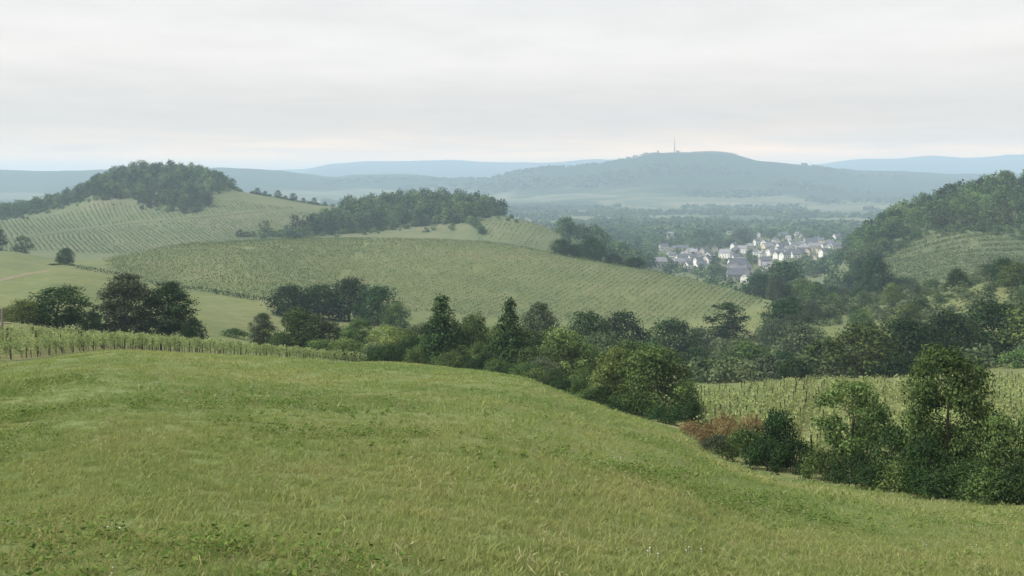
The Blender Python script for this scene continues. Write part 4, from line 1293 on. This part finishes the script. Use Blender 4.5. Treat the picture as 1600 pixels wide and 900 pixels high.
far_rows('vineyard_rows', 'vine rows running down the left hill below the wood', 0, 1300, 0.56, -1, 4.0, 240, 640, left_slope, 2.6, 0.9, 0.3, 1.7, 0.5, gap=0.08)
far_rows('vineyard_rows', 'level vine rows on the steep terraces below the right hill wood', 180, 770, 1, -0.05, 5.5, 44, 260,
         lambda px, X, Y: (px > 1376) & (px < 1660) & (Y > 545) & (HZ - F * vec_ground(X, Y) / Y > np.interp(px, *LOWH) + 3), 4.5, 0.9, 0.3, 2.0, 0.7)
far_rows('terrace_banks', 'dark weedy banks between the terraces below the right hill wood', 180, 766, 1, -0.05, 9.5, 26, 260,
         lambda px, X, Y: (px > 1372) & (px < 1660) & (Y > 545) & (HZ - F * vec_ground(X, Y) / Y > np.interp(px, *LOWH) + 2), 8.5, 0.9, 0.0, 1.8, 0.9, gap=0.12, mat='l_mid')
far_rows('vineyard_rows', 'faint crop rows on the field right of the ridge wood', -60, 850, 0.25, 1, 4.5, 60, 120,
         lambda px, X, Y: (px > 745) & (px < 930) & (Y > 800) & (Y < np.interp(px, pxcols, KY['J']) + 5), 0.9, 1.1, 0.2, 1.2, 0.5)


# ------------------------------------------------------------------ tracks and field hedge
def strip(name, pts, width, mat, lift=0.06):
    pts = np.array(pts, float)
    t = np.gradient(pts, axis=0)
    t /= np.hypot(t[:, 0], t[:, 1])[:, None]
    nr_ = np.stack([-t[:, 1], t[:, 0]], 1)
    rows = []
    for k in (-0.5, -0.17, 0.17, 0.5):
        q = pts + nr_ * width * k * (1 + 0.15 * np.sin(np.arange(len(pts)) * 1.7))[:, None]
        rows.append(np.stack([q[:, 0], q[:, 1], vec_ground(q[:, 0], q[:, 1]) + lift], 1))
    A_ = np.stack(rows)
    nr2, nc = A_.shape[:2]
    i = np.arange(nr2 * nc).reshape(nr2, nc)
    idx = np.stack([i[:-1, :-1], i[:-1, 1:], i[1:, 1:], i[1:, :-1]], -1).reshape(-1, 4)
    return tag(link(name, np_mesh(name, A_.reshape(-1, 3), 4, mat, idx=idx, smooth=True)), kind='structure')


def hit(px, py_, Ymin, Ymax):
    """distance at which the land shows at a photo point"""
    Ys = np.linspace(Ymin, Ymax, 160)
    X = wx(px, Ys)
    yy = HZ - F * vec_ground(X, Ys) / Ys
    i = np.argmax(yy <= py_)
    return (Ys[i] if yy[i] <= py_ else Ys[-1])


def trace(pts, Ymin, Ymax, n=30):
    px = np.linspace(pts[0][0], pts[-1][0], n)
    py_ = np.interp(px, [p[0] for p in pts], [p[1] for p in pts])
    Ys = np.array([hit(a, b, Ymin, Ymax) for a, b in zip(px, py_)])
    ker = np.array([1, 2, 3, 2, 1]) / 9
    Ys = np.convolve(np.pad(Ys, 2, mode='edge'), ker, 'valid')
    return [(wx(a, y), y) for a, y in zip(px, Ys)]


strip('farm_track', trace([(-40, 446), (0, 438), (40, 429), (78, 423)], 250, 420), 3.0, M['track'])
strip('field_track', trace(list(zip(*TRK)), 780, 1130), 5.0, M['grey_track'], 0.15)
hp = [(wx(px, knot('G', px) + 1), knot('G', px) + 1) for px in np.linspace(118, 425, 46)]
hp = np.array(hp)
V, t = row_leaves(hp[:, 0], hp[:, 1], 16, 0.55, 0.1, 1.7, 0.9, rng)
z0 = g1(*hp[0])
o = link('field_hedge', np_mesh('field_hedge', V - np.array([hp[0][0], hp[0][1], z0]), 4, M['l_dark'], tint=t), None, (hp[0][0], hp[0][1], z0))
tag(o, 'thin dark hedge between the left pasture and the vineyard hill', 'hedge')

# ------------------------------------------------------------------ small posts
def tall_post(px, Y, h, r, mat, name, label, rail=False):
    X = wx(px, Y)
    e = empty(name, (X, Y, g1(X, Y)))
    v, f = tubes([((0, 0, -0.3), (0.02, 0, h), r, r * 0.85), ((0.02, 0, h), (0.02, 0, h + r * 0.6), r * 0.85, r * 0.3)], 8)
    link('shaft', poly_mesh(name, v, f, M[mat]), e)
    if rail:
        v, f = box_vf(0, 1.1, -0.05, 0.05, h * 0.36, h * 0.36 + 0.12)
        link('rail', poly_mesh('rail', v, f, M[mat]), e)
    return tag(e, label, 'post')


tall_post(3, 112, 2.7, 0.16, 'pale_post', 'wooden_post', 'pale wooden post with a short rail at the left edge behind the vines', True)
tall_post(728, 131.5, 1.1, 0.12, 'pale_post', 'wooden_post', 'short pale post at the foot of the conical trees')

# ------------------------------------------------------------------ grass of the meadow
gm, n, l = new_mat('grass_blades')
at = N(n, 'ShaderNodeAttribute', attribute_name='tint')
ai = N(n, 'ShaderNodeAttribute', attribute_name='patch', attribute_type='INSTANCER')
r1 = ramp(n, [(0.0, (0.09, 0.155, 0.04)), (0.5, (0.21, 0.265, 0.09)), (0.85, (0.34, 0.375, 0.165)), (1.0, (0.52, 0.47, 0.27))])
l.new(at.outputs['Fac'], r1.inputs[0])
r2 = ramp(n, [(0.0, (0.115, 0.205, 0.05)), (0.5, (0.215, 0.27, 0.075)), (1.0, (0.33, 0.315, 0.12))])
l.new(ai.outputs['Fac'], r2.inputs[0])
mxg = N(n, 'ShaderNodeMix', data_type='RGBA')
mxg.inputs[0].default_value = 0.5
l.new(r1.outputs[0], mxg.inputs[6])
l.new(r2.outputs[0], mxg.inputs[7])
d_ = N(n, 'ShaderNodeBsdfDiffuse')
t_ = N(n, 'ShaderNodeBsdfTranslucent')
l.new(mxg.outputs[2], d_.inputs['Color'])
l.new(mxg.outputs[2], t_.inputs['Color'])
ms = N(n, 'ShaderNodeMixShader', inp={0: 0.5})
l.new(d_.outputs[0], ms.inputs[1])
l.new(t_.outputs[0], ms.inputs[2])
o = N(n, 'ShaderNodeOutputMaterial')
l.new(ms.outputs[0], o.inputs['Surface'])
M['grass'] = gm
M['clover'] = leaf_mat('clover_leaves', (0.05, 0.095, 0.022), (0.14, 0.19, 0.05), obj_var=0.1, gloss=0.0)
M['petal'] = noise_mat('white_petals', [(0.3, (0.55, 0.55, 0.50)), (0.7, (0.72, 0.72, 0.68))], 20.0, 2, coord='obj')


def tuft(seed, n, rad, h, w, lean):
    rg = np.random.default_rng(seed)
    V, T_, I = [], [], []
    for k in range(n):
        a, r = rg.uniform(0, 6.28), rad * math.sqrt(rg.uniform())
        p = np.array([math.cos(a) * r, math.sin(a) * r, -0.02])
        hh_ = h * rg.uniform(0.45, 1.2)
        b = rg.uniform(0, 6.28)
        ln = np.array([math.cos(b), math.sin(b), 0]) * hh_ * lean * rg.uniform(0.3, 1.3)
        s = np.array([-math.sin(b + rg.normal() * .6), math.cos(b), 0]) * w * rg.uniform(0.7, 1.3)
        q1, q2 = p + ln * 0.3 + np.array([0, 0, hh_ * 0.55]), p + ln + np.array([0, 0, hh_ * 0.95])
        o_ = len(V)
        V += [p - s, p + s, q1 + s * 0.8, q1 - s * 0.8, q2 + s * 0.15, q2 - s * 0.15]
        I += [(o_, o_ + 1, o_ + 2, o_ + 3), (o_ + 3, o_ + 2, o_ + 4, o_ + 5)]
        T_ += [float(np.clip(rg.beta(2, 2.2) + (0.35 if rg.uniform() < 0.06 else 0), 0, 1))] * 6
    return np.array(V), I, T_


gcol = bpy.data.collections.new('grass_tufts')
gobs = []
for k, (nb, rad, h, w, lean) in enumerate([(70, 0.17, 0.085, 0.0042, 1.0), (70, 0.17, 0.065, 0.0042, 1.5), (24, 0.14, 0.17, 0.003, 0.5),      # near
                                           (60, 0.30, 0.085, 0.009, 1.3), (60, 0.32, 0.065, 0.009, 1.7),                                        # middle
                                           (60, 0.9, 0.16, 0.028, 1.4)]):                                                                     # far
    V, I, T_ = tuft(100 + k, nb, rad, h, w, lean)
    gobs.append(bpy.data.objects.new('tuft_%02d' % k, np_mesh('tuft', V, 4, M['grass'], tint=T_, idx=I)))
rg = np.random.default_rng(5)
C = np.stack([rg.normal(size=40) * 0.11, rg.normal(size=40) * 0.11, rg.uniform(0.05, 0.115, 40)], 1)
V = leaf_quads(C, norm(rg.normal(size=(40, 3)) * 0.4 + np.array([0, 0, 1.0])), np.full(40, 0.032), rg)
gobs.append(bpy.data.objects.new('tuft_06', np_mesh('clover', V, 4, M['clover'], tint=np.repeat(rg.uniform(0, 1, 40), 4))))
fv, ff = [], []
for q in range(3):
    x, y, h = rg.normal() * 0.08, rg.normal() * 0.08, rg.uniform(0.07, 0.13)
    a, b = tubes([((x, y, 0), (x, y, h), 0.001, 0.001), ((x, y, h), (x, y, h + 0.01), 0.004, 0.009), ((x, y, h + 0.01), (x, y, h + 0.016), 0.009, 0.002)], 6)
    ff += [tuple(i + len(fv) for i in t) for t in b]
    fv += a
gobs.append(bpy.data.objects.new('tuft_07', poly_mesh('flower', fv, ff, M['petal'])))
# seed stalks of taller grasses, and broad-leaved weeds
M['seed'] = noise_mat('grass_seed_heads', [(0.3, (0.21, 0.21, 0.095)), (0.7, (0.33, 0.31, 0.17))], 12.0, 2, coord='obj')
fv, ff = [], []
for q in range(9):
    x, y, h = rg.normal() * 0.16, rg.normal() * 0.16, rg.uniform(0.11, 0.19)
    lx, ly = rg.normal() * 0.05, rg.normal() * 0.05
    a, b = tubes([((x, y, 0), (x + lx * .5, y + ly * .5, h * .7), 0.0014, 0.0011), ((x + lx * .5, y + ly * .5, h * .7), (x + lx, y + ly, h * .86), 0.001, 0.0055), ((x + lx, y + ly, h * .86), (x + lx * 1.3, y + ly * 1.3, h), 0.0055, 0.001)], 4)
    ff += [tuple(i + len(fv) for i in t) for t in b]
    fv += a
gobs.append(bpy.data.objects.new('tuft_08', poly_mesh('seed_stalks', fv, ff, M['seed'])))
wv = []
for q in range(13):
    a, r_ = q * 2.4 + rg.normal() * .3, rg.uniform(0.02, 0.07)
    c = np.array([[math.cos(a) * r_, math.sin(a) * r_, rg.uniform(0.03, 0.09)]])
    wv.append(leaf_quads(c, norm(np.array([[math.cos(a) * .5, math.sin(a) * .5, 1.0]])), np.array([0.075]), rg))
gobs.append(bpy.data.objects.new('tuft_09', np_mesh('weed', np.vstack(wv), 4, M['clover'], tint=np.repeat(rg.uniform(0.3, 1, 13), 4))))
for ob in gobs: gcol.objects.link(ob)

GP, GS, GI, GT = [], [], [], []
edge_px = pxcols


def sow(n, y0, y1, idxs, prob, smin, smax, cond=None):
    Yr = np.sqrt(rng.uniform(y0**2, y1**2, n))
    u = rng.uniform(-0.60, 0.60, n)
    X = u * Yr
    D = np.interp(800 + u * F, pxcols, KY['D'])
    keep = Yr < D - 0.05
    if cond is not None: keep &= cond(X, Yr)
    X, Yr = X[keep], Yr[keep]
    z = vec_ground(X, Yr)
    patch = np.clip(0.5 + 1.0 * fbm(X / 9, Yr / 14, 61, 3) + 0.4 * vnoise(X / 2.2, Yr / 3.0, 66) + 0.55 * vnoise(X / 0.45, Yr / 0.5, 67), 0, 1)
    GP.append(np.stack([X, Yr, z], 1))
    GI.append(rng.choice(idxs, len(X), p=prob))
    GS.append(rng.uniform(smin, smax, len(X)) * (0.8 + 0.5 * (0.5 + vnoise(X / 3.0, Yr / 3.0, 71))))
    GT.append(patch)


fade = lambda y0, y1: (lambda X, Y: rng.uniform(size=len(Y)) < 1 - sstep(y0, y1, Y))
sow(16000, 5.0, 26, [0, 1, 2], [.45, .41, .14], 0.55, 1.15, fade(11, 26))
sow(15000, 9, 60, [3, 4], [.5, .5], 0.5, 1.1, fade(28, 60))
sow(12000, 22, 140, [5], [1.0], 0.35, 0.8, lambda X, Y: rng.uniform(size=len(Y)) < sstep(20, 45, Y))
clover = lambda X, Y: vnoise(X / 5, Y / 4, 91) + 0.4 * vnoise(X / 1.3, Y / 1.3, 92) > 0.16
sow(4200, 5.0, 34, [6], [1.0], 0.8, 1.6, clover)
sow(190, 7.0, 40, [7], [1.0], 0.6, 1.1, lambda X, Y: vnoise(X / 6, Y / 5, 95) > -0.05)
sow(1700, 5.5, 45, [8], [1.0], 0.7, 1.2, lambda X, Y: vnoise(X / 7, Y / 9, 98) > -0.12)
sow(700, 5.5, 34, [9], [1.0], 0.6, 1.2, lambda X, Y: vnoise(X / 4, Y / 5, 99) > 0.0)
GP, GS, GI, GT = np.vstack(GP), np.concatenate(GS), np.concatenate(GI), np.concatenate(GT)
me = bpy.data.meshes.new('grass')
me.vertices.add(len(GP))
me.vertices.foreach_set('co', GP.astype(np.float32).ravel())
for nm, ty, arr in (('scl', 'FLOAT', GS.astype(np.float32)), ('patch', 'FLOAT', GT.astype(np.float32)), ('idx', 'INT', GI.astype(np.int32)),
                    ('turn', 'FLOAT', rng.uniform(0, 6.28, len(GP)).astype(np.float32))):
    a = me.attributes.new(nm, ty, 'POINT')
    a.data.foreach_set('value', arr)
go = link('grass', me)
tag(go, 'short meadow grass with clover and small white flowers in the foreground', 'grass', kind='stuff')
ng = bpy.data.node_groups.new('sow_grass', 'GeometryNodeTree')
ng.interface.new_socket('Geometry', in_out='INPUT', socket_type='NodeSocketGeometry')
ng.interface.new_socket('Geometry', in_out='OUTPUT', socket_type='NodeSocketGeometry')
gi_ = ng.nodes.new('NodeGroupInput')
go_ = ng.nodes.new('NodeGroupOutput')
ci = ng.nodes.new('GeometryNodeCollectionInfo')
ci.inputs['Collection'].default_value = gcol
ci.inputs['Separate Children'].default_value = True
ci.inputs['Reset Children'].default_value = True


def named(nm, ty):
    a = ng.nodes.new('GeometryNodeInputNamedAttribute')
    a.data_type = ty
    a.inputs['Name'].default_value = nm
    return a.outputs['Attribute']


ip = ng.nodes.new('GeometryNodeInstanceOnPoints')
ip.inputs['Pick Instance'].default_value = True
cx_ = ng.nodes.new('ShaderNodeCombineXYZ')
ng.links.new(named('turn', 'FLOAT'), cx_.inputs[2])
ng.links.new(gi_.outputs[0], ip.inputs['Points'])
ng.links.new(ci.outputs[0], ip.inputs['Instance'])
ng.links.new(named('idx', 'INT'), ip.inputs['Instance Index'])
ng.links.new(cx_.outputs[0], ip.inputs['Rotation'])
ng.links.new(named('scl', 'FLOAT'), ip.inputs['Scale'])
ng.links.new(ip.outputs[0], go_.inputs[0])
md = go.modifiers.new('sow', 'NODES')
md.node_group = ng
